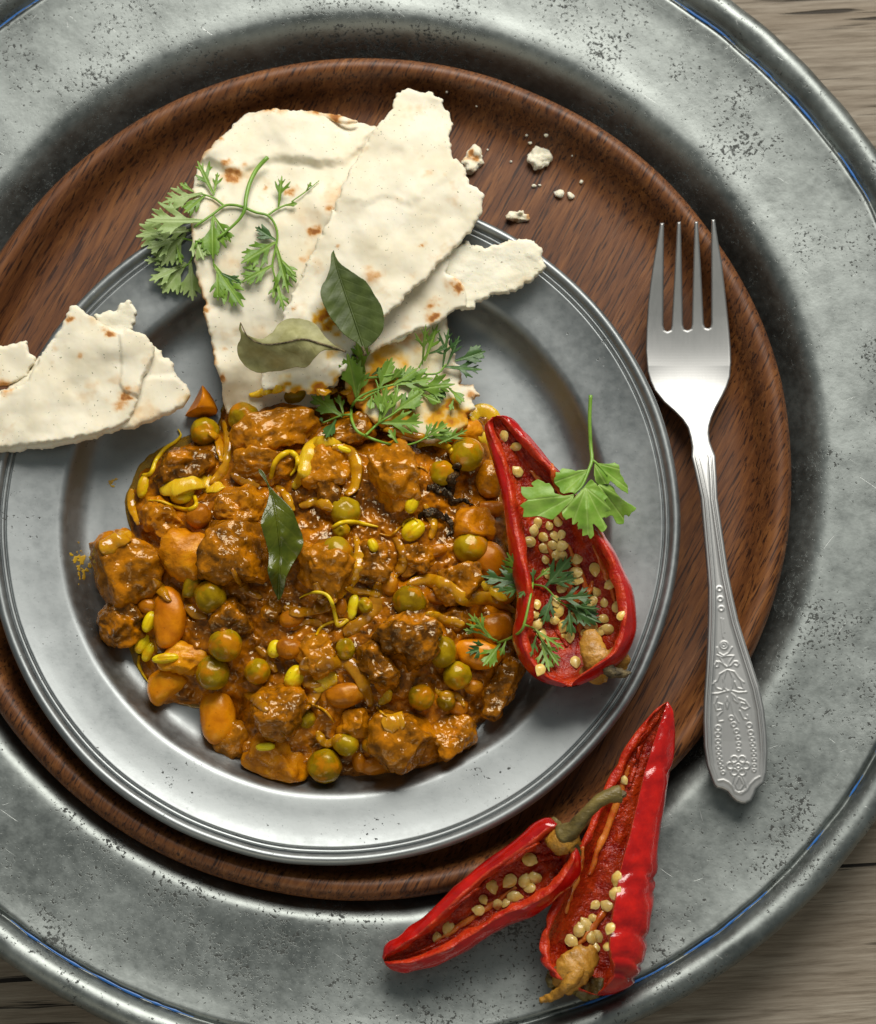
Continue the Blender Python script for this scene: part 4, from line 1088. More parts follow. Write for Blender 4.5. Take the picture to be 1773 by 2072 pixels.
# ------------------------------------------------------------------ chilies
def chili(name, label, secs, zc, rzf, cutL, cutR, wall, seed, at, ripple=0.48, nsec=96, creases=()):
    """secs: (Lu, Lv, Ru, Rv) left/right silhouette pairs from tip to stem end; zc: centre heights along;
    rzf: depth / half width; cutL, cutR: angles (deg) of the two cut edges around the section."""
    root = thing(name, label, 'chili', at, 'roasted red chili halves')
    s = catmull(np.array(secs, float), nsec)
    zcs = np.interp(np.linspace(0, 1, nsec), np.linspace(0, 1, len(zc)), zc)
    L = P(s[:, 0], s[:, 1], zcs); R = P(s[:, 2], s[:, 3], zcs)
    C = (L + R) / 2; H = (R - L) / 2; W = np.linalg.norm(H, axis=1)
    cl = np.radians(np.interp(np.linspace(0, 1, nsec), np.linspace(0, 1, len(cutL)), cutL))
    cr = np.radians(np.interp(np.linspace(0, 1, nsec), np.linspace(0, 1, len(cutR)), cutR)) + 2 * math.pi
    m = 44
    def ring(i, off, lift=0.0):
        th = np.linspace(cl[i], cr[i], m)
        w = max(W[i] - off, W[i] * .25, .15); zz = max(W[i] * rzf - off, W[i] * rzf * .25, .12)
        hd = H[i] / (W[i] + 1e-9)
        x = np.cos(th) * w; z = np.sin(th) * zz
        p = C[i] + hd * x[:, None]; p[:, 2] += z + lift
        return p, th
    outer, inner = [], []
    for i in range(nsec):
        po, th = ring(i, 0); pi, _ = ring(i, wall * min(1, W[i] / (2.4 * wall) + .1))
        t = i / (nsec - 1)
        hd = H[i] / (W[i] + 1e-9)
        nd = np.cos(th)[:, None] * hd + np.sin(th)[:, None] * np.array([0, 0, 1.0])
        q = np.stack([np.full(m, t * 9), th * 1.6, np.full(m, seed)], -1)
        k = np.clip(W[i] / 4, 0, 1)
        po = po + nd * ((fbm(q, seed, 3) * ripple) * k)[:, None]
        for ct, cw, cd in creases:
            po = po - nd * (cd * np.exp(-((t - ct + .012 * np.sin(th * 5 + seed)) / cw) ** 2) * k)[:, None]
        q2 = np.stack([np.full(m, t * 16), th * 3.2, np.full(m, seed + 9)], -1)
        pi = pi + nd * ((fbm(q2, seed + 4, 3) * ripple * 1.9) * k)[:, None]
        # cut edges wobble
        wob = vnoise(np.array([[t * 26, 0, seed], [t * 26, 9, seed]]), seed) * .45 * k
        for e, wv in ((0, wob[0]), (-1, wob[1])):
            po[e, 2] += wv; pi[e, 2] += wv
        outer.append(po); inner.append(pi)
    outer = np.array(outer); inner = np.array(inner)
    V = outer.reshape(-1, 3); F = []
    for i in range(nsec - 1):
        for k in range(m - 1):
            a = i * m + k; F.append((a, a + 1, a + m + 1, a + m))
    mk('skin', V, F, M['skin'], root, hit=True, recalc=False)
    V2 = inner.reshape(-1, 3)
    F2 = [(i * m + k, i * m + m + k, i * m + m + k + 1, i * m + k + 1) for i in range(nsec - 1) for k in range(m - 1)]
    mk('flesh', V2, F2, M['flesh'], root, hit=True, recalc=False)
    # the rounded cut edges joining flesh and skin
    for e in (0, -1):
        rows = []
        for i in range(nsec):
            o_, n_ = outer[i, e], inner[i, e]
            b_ = .85 * min(1, W[i] / 6); t = i / (nsec - 1)
            row = []
            for q in np.linspace(0, 1, 7):
                p_ = o_ * (1 - q) + n_ * q
                hgt = b_ * math.sin(math.pi * q) ** .7 * (1 + .35 * vnoise(np.array([t * 40, q * 3, seed + e]), seed)) + .03
                row.append(p_ + np.array([0, 0, hgt]))
            rows.append(row)
        rows = np.array(rows); c_ = 7
        F3 = [(i * c_ + k, i * c_ + c_ + k, i * c_ + c_ + k + 1, i * c_ + k + 1) for i in range(nsec - 1) for k in range(c_ - 1)]
        mk('cut_edge', rows.reshape(-1, 3), F3, M['lip'], root, hit=True, recalc=True)
    return root, inner

SEEDP = None
def seed_mesh(seed, r):
    p, F = lump(seed, r, r * .88, r * .32, 0.07, 3, 2.0, 0)
    th = np.arctan2(p[:, 1], p[:, 0]); rr = np.hypot(p[:, 0], p[:, 1])
    k = np.exp(-(th / .30) ** 2) * np.clip(rr / r, 0, 1) ** 3
    p[:, 0] *= 1 + .32 * k
    rim = np.exp(-((rr / r - .78) / .12) ** 2)
    p[:, 2] -= rim * .10 * r * np.sign(p[:, 2])
    return p, F

def seeds(root, lst, r0, seed):
    rg = random.Random(seed)
    for k, (u, v) in enumerate(lst):
        h, n = surf_n(u, v)
        r = r0 * rg.uniform(.74, 1.16)
        p, F = seed_mesh(seed + k, r)
        p = rotz(p, rg.uniform(0, 6.28))
        n = (n * .6 + Vector((rg.uniform(-.35, .35), rg.uniform(-.35, .35), .75))).normalized()
        q = Vector((0, 0, 1)).rotation_difference(n).to_matrix()
        p = p @ np.array(q).T
        c = np.array(h) + np.array(n) * r * .30
        mk('seed', p + c, F, M['seed'], root, hit=True)

def rib(root, uv, r, seed, clear=.2, mat='rib', name='rib', squash=.6, rough=.3):
    pth = path_on(uv, clear, 26)
    V, F = tube(pth, [r * .4, r, r * .9, r * .5], 10, squash, seed, rough)
    return mk(name, V, F, M[mat], root, hit=True)

def tube3(root, uvz, radii, mat, name, seed, rough=.2, ns=12, squash=1.0, n=26):
    q = catmull(np.array(uvz, float), n)
    V, F = tube(P(q[:, 0], q[:, 1], q[:, 2]), radii, ns, squash, seed, rough)
    return mk(name, V, F, M[mat], root, hit=True)

# chili on the plate
s1 = [EV([a])[0] + EV([b])[0] for a, b in [((205, 116), (245, 106)), ((152, 200), (330, 122)), ((200, 400), (450, 235)), ((250, 600), (600, 410)), ((290, 800), (740, 570)), ((320, 1000), (870, 760)), ((345, 1150), (1000, 960)), ((378, 1350), (1110, 1150)), ((368, 1520), (1195, 1370)), ((345, 1660), (1190, 1600)), ((400, 1810), (1110, 1790)), ((520, 1930), (950, 1900)), ((690, 1978), (800, 1968))]]
c1, in1 = chili('chili_half', 'wide open red chili half full of seeds on the pewter plate', s1, [43, 41, 40, 39, 38.5, 38.5, 39, 39, 39, 39, 39, 39, 39], .66, [150, 135, 132, 138, 145, 145, 145, 148, 152, 150, 140, 120], [60, 48, 40, 34, 30, 30, 32, 34, 34, 38, 60, 80], 3.0, 21, P(1130, 1150, 28))
rib(c1, EV([(560, 960), (640, 1100), (740, 1280), (800, 1500), (830, 1660)]), 1.4, 31, .3)
rib(c1, EV([(470, 480), (540, 560), (600, 640), (700, 820)]), 1.2, 32, .3)
rib(c1, EV([(730, 1000), (790, 1150), (850, 1290), (880, 1450)]), 1.2, 33, .3)
rib(c1, EV([(620, 440), (640, 560), (700, 690)]), 1.1, 131, .3)
rib(c1, EV([(900, 1000), (980, 1180), (1040, 1330), (1060, 1480)]), .9, 132, .2)
rib(c1, EV([(560, 1250), (590, 1400), (640, 1560), (720, 1700)]), 1.1, 133, .2, 'flesh')
rib(c1, EV([(900, 1250), (860, 1330), (800, 1400)]), 1.2, 134, .3)
SD1 = EV([(290, 248), (372, 315), (380, 495), (488, 903), (460, 980), (560, 945), (630, 935), (685, 925), (600, 870), (520, 840), (660, 840), (560, 1020), (620, 1000), (680, 1010), (570, 1105), (640, 1075), (690, 1070), (790, 1100), (590, 1200), (915, 1165), (1020, 1270), (790, 1190), (790, 1240), (925, 1325), (980, 1400), (900, 1390), (860, 1410), (1068, 1430), (1095, 1490), (975, 1510), (510, 1410), (500, 1480), (515, 1545), (660, 1450), (640, 1390), (630, 1520), (685, 1300), (690, 1625), (740, 1630), (830, 1450), (890, 1560), (960, 1595), (1005, 1580), (840, 1610), (540, 1610), (560, 1700), (535, 1860), (780, 1810), (700, 1560), (760, 1500), (920, 1610), (660, 1240)])
seeds(c1, SD1, 1.85, 1000)
z = 37
tube3(c1, [(*EV([(880, 1600)])[0], 38), (*EV([(900, 1720)])[0], 40), (*EV([(940, 1820)])[0], 40), (*EV([(960, 1900)])[0], 37)], [2.6, 4.3, 4.8, 3.0], 'calyx', 'calyx', 41, .5, 18, .5)
tube3(c1, [(*EV([(1010, 1740)])[0], 37), (*EV([(1070, 1790)])[0], 37), (*EV([(1060, 1870)])[0], 35)], [2.2, 4.0, 2.4], 'calyx', 'calyx', 42, .6, 14, .6)
tube3(c1, [(*EV([(830, 1850)])[0], 36), (*EV([(900, 1890)])[0], 36), (*EV([(1000, 1900)])[0], 35)], [2.2, 3.4, 2.2], 'calyx', 'calyx', 44, .6, 14, .6)
tube3(c1, [(*EV([(960, 1790)])[0], 41), (*EV([(1000, 1850)])[0], 41.5), (*EV([(1060, 1885)])[0], 41), (*EV([(1150, 1885)])[0], 40)], [1.5, 2.3, 1.7, 1.0], 'dryend', 'stalk', 43, .55, 12)

# long chili on the charger
s3 = [FV([a])[0] + FV([b])[0] for a, b in [((1648, 82), (1662, 78)), ((1590, 120), (1690, 130)), ((1500, 215), (1698, 250)), ((1400, 365), (1685, 400)), ((1290, 595), (1655, 590)), ((1200, 790), (1630, 780)), ((1125, 950), (1605, 960)), ((1045, 1150), (1585, 1170)), ((970, 1320), (1560, 1380)), ((935, 1490), (1530, 1550)), ((985, 1620), (1480, 1660)), ((1110, 1700), (1380, 1725)), ((1230, 1740), (1290, 1745))]]
c3, in3 = chili('chili_half', 'long red chili half with blistered skin lying across charger and wooden plate', s3, [33, 32, 31, 31, 31, 31, 31.5, 32, 33, 33, 32, 31, 30], .80, [170, 176, 182, 184, 184, 184, 182, 180, 176, 165, 150, 130], [88, 88, 86, 84, 80, 79, 80, 78, 74, 60, 68, 85], 2.7, 22, P(1240, 1720, 22), creases=((.28, .012, .7), (.545, .010, 1.5), (.575, .012, .9), (.68, .012, 1.2), (.76, .010, 1.0), (.82, .014, 1.3)))
rib(c3, FV([(1440, 440), (1400, 560), (1340, 740), (1270, 900), (1220, 1060)]), 1.3, 34, .4)
rib(c3, FV([(1180, 900), (1160, 1020), (1120, 1150), (1080, 1280)]), 1.0, 135, .3)
rib(c3, FV([(1500, 330), (1480, 430), (1440, 560)]), .9, 136, .3, 'flesh')
rib(c3, FV([(1340, 1220), (1280, 1300), (1220, 1380), (1150, 1460)]), 1.2, 35, .4)
seeds(c3, FV([(1378, 1080), (1365, 1165), (1250, 1232), (1318, 1238), (1235, 1305), (1158, 1378), (1110, 1435), (1262, 1405), (1338, 1365), (1322, 1470), (1250, 1480), (1195, 1345), (1410, 520), (1225, 1420)]), 2.0, 1100)
tube3(c3, [(*FV([(1250, 1500)])[0], 31), (*FV([(1170, 1550)])[0], 34), (*FV([(1110, 1620)])[0], 34), (*FV([(1060, 1700)])[0], 31)], [2.6, 5.2, 5.8, 3.6], 'calyx', 'calyx', 51, .5, 18, .5)
tube3(c3, [(*FV([(1010, 1600)])[0], 31), (*FV([(1030, 1660)])[0], 30), (*FV([(1060, 1710)])[0], 28)], [2.2, 3.6, 2.0], 'stalk', 'calyx', 52, .7, 14, .6)
tube3(c3, [(*FV([(1130, 1680)])[0], 29), (*FV([(1190, 1700)])[0], 29), (*FV([(1280, 1700)])[0], 27)], [2.2, 4.4, 2.4], 'stalk', 'calyx', 53, .7, 14, .6)
tube3(c3, [(*FV([(1160, 1590)])[0], 35), (*FV([(1110, 1660)])[0], 35.5), (*FV([(1050, 1725)])[0], 33), (*FV([(985, 1762)])[0], 30), (*FV([(945, 1772)])[0], 29)], [2.4, 2.4, 1.7, 1.3, .8], 'calyx', 'stalk', 54, .4, 12)

# smaller chili leaning on it
s2 = [FV([a])[0] + FV([b])[0] for a, b in [((42, 1530), (60, 1570)), ((60, 1470), (110, 1600)), ((130, 1410), (240, 1605)), ((260, 1300), (430, 1548)), ((400, 1170), (600, 1450)), ((540, 1040), (760, 1352)), ((700, 920), (920, 1285)), ((830, 825), (1070, 1175)), ((930, 748), (1160, 1040)), ((990, 735), (1165, 950)), ((1030, 780), (1120, 890))]]
c2, in2 = chili('chili_half', 'shorter red chili half with green brown stalk leaning on the long chili', s2, [27, 27.5, 28.5, 30, 31.5, 33, 35, 37, 38, 38, 38], .72, [120, 118, 120, 126, 130, 132, 132, 130, 120, 100], [70, 62, 56, 52, 48, 44, 42, 44, 56, 80], 3.3, 23, P(970, 1800, 22), .6)
rib(c2, FV([(340, 1440), (430, 1385), (520, 1325), (620, 1260), (700, 1200), (800, 1130)]), 1.0, 36, .4)
rib(c2, FV([(420, 1260), (560, 1150), (700, 1040), (840, 930), (940, 870)]), .8, 37, .3, 'flesh')
rib(c2, FV([(830, 990), (900, 970), (980, 960), (1050, 970)]), 1.3, 38, .3, 'flesh')
seeds(c2, FV([(768, 1093), (848, 1098), (905, 1075), (880, 1135), (790, 1185), (745, 1220), (695, 1222), (618, 1202), (588, 1262), (418, 1365), (355, 1420), (878, 975), (665, 1125)]), 2.1, 1200)
tube3(c2, [(*FV([(1005, 830)])[0], 39), (*FV([(1050, 860)])[0], 42), (*FV([(1110, 870)])[0], 42), (*FV([(1140, 900)])[0], 40)], [2.6, 4.6, 4.0, 2.0], 'calyx', 'calyx', 61, .7, 16, .7)
tube3(c2, [(*FV([(1010, 745)])[0], 38), (*FV([(1060, 815)])[0], 42), (*FV([(1120, 890)])[0], 42), (*FV([(1165, 965)])[0], 38)], [.8, 2.0, 2.6, .8], 'stalk', 'calyx', 62, .5, 12, .5)
tube3(c2, [(*FV([(1070, 835)])[0], 42.5), (*FV([(1130, 795)])[0], 45), (*FV([(1185, 725)])[0], 47), (*FV([(1255, 655)])[0], 48), (*FV([(1325, 612)])[0], 48), (*FV([(1388, 600)])[0], 47.5)], [4.0, 2.5, 2.1, 2.0, 2.3, 2.9], 'stalk', 'stalk', 63, .22, 14)
tube3(c2, [(*FV([(1380, 590)])[0], 48), (*FV([(1392, 604)])[0], 47.5), (*FV([(1396, 620)])[0], 47)], [1.2, 2.0, 1.2], 'dryend', 'stalk_end', 64, .4, 12)

# ------------------------------------------------------------------ herbs
def leaflet_strokes(b, t, w, n, rg):
    b = np.array(b, float); t = np.array(t, float)
    ax = t - b; L = np.linalg.norm(ax); d = ax / L; pr = np.array([-d[1], d[0]])
    segs = [(tuple(b), tuple(b + ax * .45), w * .22, w * .50), (tuple(b + ax * .45), tuple(b + ax * .80), w * .50, w * .40), (tuple(b + ax * .80), tuple(t - d * w * .15), w * .40, w * .13)]
    pos = {1: (.50,), 2: (.36, .62), 3: (.30, .50, .70)}[n]
    for i, s in enumerate(pos):
        for sg in (-1, 1):
            ln = L * (.50 - .12 * i) * rg.uniform(.75, 1.12) * (.8 if n == 1 else 1)
            an = math.radians(rg.uniform(28, 42)) * sg
            q = b + ax * (s - .08 + rg.uniform(-.05, .05))
            dd = d * math.cos(an) + pr * math.sin(an)
            m = q + dd * ln * .65
            e = q + dd * ln + d * ln * .08
            segs.append((tuple(q), tuple(m), w * .34, w * .40)); segs.append((tuple(m), tuple(e), w * .40, w * .12))
            if ln > 26:
                a2 = an + sg * .55
                d2 = d * math.cos(a2) + pr * math.sin(a2)
                segs.append((tuple(q + dd * ln * .48), tuple(q + dd * ln * .48 + d2 * ln * .36), w * .32, w * .11))
    for s2 in (-1, 1):
        an = s2 * .52; d2 = d * math.cos(an) + pr * math.sin(an)
        segs.append((tuple(b + ax * .70), tuple(b + ax * .70 + d2 * L * .22), w * .30, w * .10))
    return segs

def leaf_sheet(root, sdf, bounds, cell, zf, mat, veinf=None, th=.22, name='leaf'):
    pts, faces, S, bed = mgrid(sdf, *bounds, cell)
    if len(faces) < 4: return
    U, V = pts[:, 0], pts[:, 1]
    v, f = shell(pts, faces, bed, zf(U, V), th)
    ve = veinf(U, V) if veinf is not None else np.zeros(len(U))
    o = mk(name, v, f, M[mat], root, {'vein': np.concatenate([ve, ve])})
    return o

def sprig(label, at, stems, leaves, seed, clear=1.2, tone=None):
    root = thing('coriander_sprig', label, 'coriander', at, 'fresh coriander sprigs')
    rg = random.Random(seed)
    zmap = []
    for uv, r in stems:
        q = catmull(np.array([p[:2] for p in uv], float), 26)
        z = np.array([surf(a, b) for a, b in q])
        for _ in range(8):
            zz = z.copy(); zz[1:-1] = (z[:-2] + z[1:-1] + z[2:]) / 3; z = np.maximum(zz, z * .6 + zz * .4)
        z = z + clear + (uv[0][2] if len(uv[0]) > 2 else 0)
        for a, zz in zip(q, z): zmap.append((a[0], a[1], zz))
        V, F = tube(P(q[:, 0], q[:, 1], z), r, 8)
        mk('stem', V, F, M['stem'], root)
    zm = np.array(zmap)
    for k, lf in enumerate(leaves):
        b, t, ws, n = lf[0], lf[1], lf[2], lf[3]
        mat = lf[4] if len(lf) > 4 else 'herb'
        L = math.hypot(t[0] - b[0], t[1] - b[1])
        w = (7.6 + L * .045) * ws
        segs = leaflet_strokes(b, t, w, n, rg)
        zb = zm[np.argmin((zm[:, 0] - b[0]) ** 2 + (zm[:, 1] - b[1]) ** 2), 2]
        zt_ = max(max(surf(*t), surf((t[0] + b[0]) / 2, (t[1] + b[1]) / 2)) + clear, zb - 1.2) + rg.uniform(.1, 2.0)
        ax = np.array([t[0] - b[0], t[1] - b[1]]); tw = rg.uniform(-.07, .07); cur = rg.uniform(-.25, .9); ph = rg.uniform(0, 6)
        def zf(U, V, b=b, ax=ax, L=L, zb=zb, zt_=zt_, tw=tw, cur=cur, ph=ph):
            s = ((U - b[0]) * ax[0] + (V - b[1]) * ax[1]) / (L * L)
            q = ((U - b[0]) * -ax[1] + (V - b[1]) * ax[0]) / L
            return zb + (zt_ - zb) * s + cur * 4 * s * (1 - s) + tw * q * .5 + .012 * np.abs(q) + .3 * np.sin(q * .25 + ph) * s
        def veinf(U, V, b=b, ax=ax, L=L):
            q = ((U - b[0]) * -ax[1] + (V - b[1]) * ax[0]) / L
            return np.exp(-(q / 1.3) ** 2)
        us = [p for s in segs for p in (s[0], s[1])]
        u0, v0 = min(p[0] for p in us) - w, min(p[1] for p in us) - w
        u1, v1 = max(p[0] for p in us) + w, max(p[1] for p in us) + w
        leaf_sheet(root, stroke_sdf(segs), (u0, v0, u1, v1), 1.7, zf, mat, veinf)
    return root

def kp(fn, lst):
    out = []
    for b, t, ws, n, *m in lst:
        out.append((fn([b])[0], fn([t])[0], ws, n, *m))
    return out
sprig('coriander sprig with curved stem and many leaflets on the left flatbread', P(450, 480, 33),
      [(K_([(1190, 60, 2.0), (1100, 160), (1040, 280), (1010, 400), (1000, 490), (960, 570), (880, 650), (780, 730)]), [.75, .72, .66, .5, .45]), (K_([(1000, 480), (920, 460), (830, 465), (740, 530), (640, 600), (540, 670)]), [.5, .45, .4]), (K_([(830, 465), (740, 400), (640, 365)]), [.4, .3]), (K_([(1000, 480), (1090, 520), (1190, 545), (1250, 620), (1272, 720), (1250, 850), (1230, 960), (1255, 1080)]), [.5, .42, .36, .3]), (K_([(1190, 545), (1270, 490), (1350, 455)]), [.38, .3]), (K_([(1390, 430), (1510, 345), (1620, 255)]), [.2, .2, .15]), (K_([(740, 530), (735, 600), (735, 700)]), [.35, .25]), (K_([(780, 730), (640, 765), (500, 740), (440, 730)]), [.4, .35, .3]), (K_([(600, 770), (570, 860), (540, 940), (480, 980)]), [.35, .3]), (K_([(735, 700), (730, 850), (745, 980)]), [.3, .25])],
      kp(K_, [((740, 370), (605, 90), .85, 1), ((745, 360), (775, 180), .6, 1), ((640, 360), (310, 440), .95, 2, 'herb_pale'), ((570, 345), (455, 275), .7, 1), ((670, 375), (490, 525), .9, 2), ((640, 590), (175, 585), 1.15, 2, 'herb_pale'), ((430, 570), (415, 450), .6, 1), ((540, 670), (255, 690), 1.0, 2, 'herb_pale'), ((500, 700), (300, 970), 1.35, 2, 'herb_pale'), ((470, 730), (180, 820), 1.0, 2, 'herb_pale'), ((430, 790), (475, 955), .7, 1), ((560, 660), (660, 920), 1.05, 2, 'herb_pale'), ((732, 570), (735, 915), 1.15, 3), ((745, 560), (885, 770), .9, 2), ((500, 950), (310, 1195), 1.6, 2, 'herb_pale'), ((490, 955), (200, 1090), 1.1, 1, 'herb_pale'), ((545, 930), (565, 1260), 1.15, 2, 'herb_pale'), ((745, 960), (990, 1310), 1.1, 3), ((770, 1020), (775, 1260), .8, 2), ((790, 1020), (970, 1110), .7, 1, 'herb_dark'), ((1255, 750), (1085, 640), .9, 2, 'herb_dark'), ((1250, 770), (965, 945), 1.0, 3), ((1230, 960), (975, 1100), .95, 2), ((1262, 800), (1365, 1195), .95, 1), ((1290, 900), (1430, 1055), .7, 1), ((1310, 960), (1430, 1110), .5, 1), ((1258, 1080), (1235, 1240), .65, 1), ((1262, 1080), (1325, 1340), .75, 1), ((1280, 480), (1310, 210), .65, 1), ((1300, 420), (1285, 270), .4, 1), ((1340, 460), (1440, 445), .7, 1), ((1510, 345), (1555, 262), .35, 1), ((500, 650), (90, 720), 1.2, 2, 'herb_pale'), ((440, 910), (160, 920), .8, 1, 'herb_pale')]), 71)

sprig('feathery coriander sprig lying across the top of the curry and stained bread', P(790, 800, 36),
      [(L_([(430, 790), (428, 880), (470, 980), (550, 1030), (680, 1080), (830, 1110), (950, 1090), (1060, 1040)]), [.5, .5, .48, .45, .35, .3]), (L_([(430, 790), (460, 740), (520, 690), (640, 640), (780, 600)]), [.5, .45, .35]), (L_([(550, 545), (700, 530), (880, 500), (1130, 510), (1220, 430)]), [.45, .4, .35, .3]), (L_([(550, 1020), (660, 920), (770, 850), (850, 790)]), [.45, .4, .3]), (L_([(425, 850), (340, 860), (190, 920)]), [.4, .3]), (L_([(630, 560), (650, 620), (650, 700)]), [.3, .3]), (L_([(460, 730), (520, 730), (560, 700), (640, 660)]), [.4, .35]), (L_([(1130, 510), (1190, 570), (1250, 640)]), [.28, .22]), (L_([(990, 460), (1040, 370), (1080, 330)]), [.3, .22])],
      kp(L_, [((470, 700), (395, 340), 1.25, 3), ((480, 690), (525, 470), 1.0, 2), ((350, 860), (90, 690), 1.2, 3), ((360, 840), (320, 680), .75, 1), ((300, 890), (215, 1045), .9, 2, 'herb_dark'), ((190, 920), (170, 870), .6, 1, 'herb_dark'), ((660, 640), (770, 370), 1.1, 3), ((780, 600), (985, 460), .95, 2), ((780, 600), (1110, 545), 1.0, 2), ((660, 915), (725, 600), 1.0, 2), ((690, 880), (775, 700), .7, 1), ((770, 850), (815, 600), .8, 1), ((800, 820), (1030, 660), 1.05, 3), ((680, 920), (1030, 915), .95, 2), ((820, 1100), (738, 970), .75, 1), ((1040, 1050), (1100, 915), .7, 1), ((1050, 1040), (1235, 920), .75, 2), ((1060, 1050), (1300, 1000), .8, 2), ((1160, 1090), (1400, 975), .6, 1), ((960, 640), (1295, 595), .8, 3), ((1000, 640), (1210, 660), .6, 2), ((1020, 430), (1050, 95), .5, 1), ((1040, 400), (1150, 95), .7, 1), ((1080, 340), (1230, 290), .6, 1, 'herb_dark'), ((1190, 450), (1240, 130), .55, 1, 'herb_dark'), ((1230, 430), (1330, 190), .6, 1, 'herb_dark'), ((1300, 400), (1550, 320), 1.0, 2, 'herb_dark'), ((1200, 450), (1520, 475), .75, 1, 'herb_dark'), ((1200, 590), (1180, 740), .6, 1, 'herb_dark'), ((1250, 640), (1375, 745), .75, 2), ((1280, 720), (1250, 820), .6, 1), ((540, 500), (470, 240), 1.0, 2), ((1020, 680), (1180, 750), .8, 2), ((600, 690), (590, 810), .75, 2), ((650, 690), (730, 830), .75, 2), ((850, 680), (960, 800), .9, 2, 'herb_dark'), ((600, 520), (700, 460), .7, 1, 'herb_dark'), ((760, 560), (850, 470), .8, 2)]), 72, 1.6)

s4 = sprig('small dark coriander sprig laid over the seeds of the plated chili', P(1085, 1230, 44),
      [(EV([(490, 1190), (482, 1290), (455, 1420), (430, 1530), (405, 1590), (330, 1640), (240, 1675)]), [.3, .36, .42, .45, .42, .34]), (EV([(482, 1270), (570, 1290), (650, 1370), (730, 1425)]), [.34, .3, .25]), (EV([(430, 1550), (500, 1580), (540, 1650), (560, 1700)]), [.34, .3]), (EV([(240, 1660), (150, 1620), (110, 1590)]), [.3, .2])],
      kp(EV, [((470, 1270), (125, 1212), .9, 3, 'herb_dark'), ((450, 1265), (305, 1050), .85, 2), ((460, 1270), (275, 1335), .7, 2, 'herb_dark'), ((470, 1280), (385, 1365), .5, 1, 'herb_dark'), ((487, 1260), (488, 1155), .5, 1, 'herb_dark'), ((505, 1240), (608, 1150), .5, 1), ((570, 1290), (755, 1075), 1.0, 3, 'herb_dark'), ((610, 1265), (790, 1225), .8, 2, 'herb_dark'), ((620, 1340), (555, 1550), .8, 2, 'herb_dark'), ((650, 1370), (900, 1345), .9, 2, 'herb_dark'), ((720, 1420), (960, 1535), .95, 3, 'herb_dark'), ((735, 1430), (755, 1630), .8, 2, 'herb_dark'), ((720, 1410), (950, 1440), .7, 1, 'herb_dark'), ((500, 1580), (705, 1720), .55, 1), ((540, 1640), (668, 1835), .75, 2), ((545, 1660), (600, 1875), .7, 2), ((510, 1620), (470, 1770), .6, 1, 'herb_dark'), ((220, 1660), (40, 1470), .65, 1), ((180, 1640), (90, 1490), .55, 1), ((140, 1610), (5, 1580), .5, 1), ((260, 1680), (140, 1835), .9, 2), ((300, 1660), (260, 1765), .6, 1), ((240, 1690), (20, 1745), .75, 2, 'herb_dark')]), 73, 1.4)

# broad-leaved sprig on the chili edge
t = thing('coriander_sprig', 'bright broad leaved coriander sprig with straight stem on the chili edge', 'coriander', P(1190, 980, 42), 'fresh coriander sprigs')
q = catmull(np.array([(*EV([(885, -34)])[0], 47), (*EV([(878, 120)])[0], 46), (*EV([(884, 300)])[0], 45), (*EV([(893, 410)])[0], 46), (*EV([(868, 490)])[0], 47.5), (*EV([(825, 590)])[0], 48.5), (*EV([(770, 645)])[0], 49)]), 40)
V, F = tube(P(q[:, 0], q[:, 1], q[:, 2]), [.62, .62, .62, .6, .5, .42, .35], 10)
mk('stem', V, F, M['stem'], t)
q = catmull(np.array([(*EV([(893, 410)])[0], 46), (*EV([(930, 440)])[0], 46), (*EV([(1000, 520)])[0], 45.5)]), 14)
V, F = tube(P(q[:, 0], q[:, 1], q[:, 2]), [.5, .4, .25], 8)
mk('stem', V, F, M['stem'], t)
def broad(poly, ctrl, mat, seed, b, tip):
    poly = EV(poly); base = poly_sdf(poly)
    b = EV([b])[0]; tip = EV([tip])[0]; ctrl = EV(ctrl)
    zi = idw(ctrl)
    ang0 = math.atan2(tip[1] - b[1], tip[0] - b[0]); L = math.hypot(tip[1] - b[1], tip[0] - b[0])
    def sdf(U, V):
        an = np.arctan2(V - b[1], U - b[0])
        r = np.hypot(U - b[0], V - b[1])
        return base(U, V) + 2.8 * np.sin(an * 17 + seed) * np.clip(r / L, 0, 1) + .8 * n2(U, V, 9, seed, 2)
    def zf(U, V):
        an = np.arctan2(V - b[1], U - b[0]) - ang0
        r = np.hypot(U - b[0], V - b[1]) / L
        return zi(U, V) + .55 * np.cos(an * 8 + seed) * r + .6 * n2(U, V, 40, seed, 2)
    def veinf(U, V):
        an = np.arctan2(V - b[1], U - b[0]) - ang0; r = np.hypot(U - b[0], V - b[1])
        ve = 0
        for k in (-1.0, -.5, 0, .5, 1.0):
            ve = np.maximum(ve, np.exp(-((an - k * .8) * r / 1.5) ** 2))
        return ve * .8
    p = np.array(poly)
    leaf_sheet(t, sdf, (p[:, 0].min() - 5, p[:, 1].min() - 5, p[:, 0].max() + 5, p[:, 1].max() + 5), 1.7, zf, mat, veinf)
broad([(930, 580), (1020, 580), (1100, 680), (1198, 742), (1160, 770), (1160, 830), (1125, 800), (1110, 842), (1060, 852), (1035, 800), (990, 810), (985, 700)], [(940, 590, 45), (1190, 740, 41), (1050, 840, 39)], 'herb_bright', 3, (930, 570), (1100, 800))
broad([(910, 430), (980, 440), (1050, 425), (1085, 440), (1075, 475), (1115, 530), (1110, 560), (1130, 590), (1152, 655), (1080, 620), (1020, 560), (970, 590), (920, 570), (905, 520)], [(910, 440, 46), (1080, 440, 45), (1150, 650, 43)], 'herb_bright', 4, (905, 430), (1130, 600))
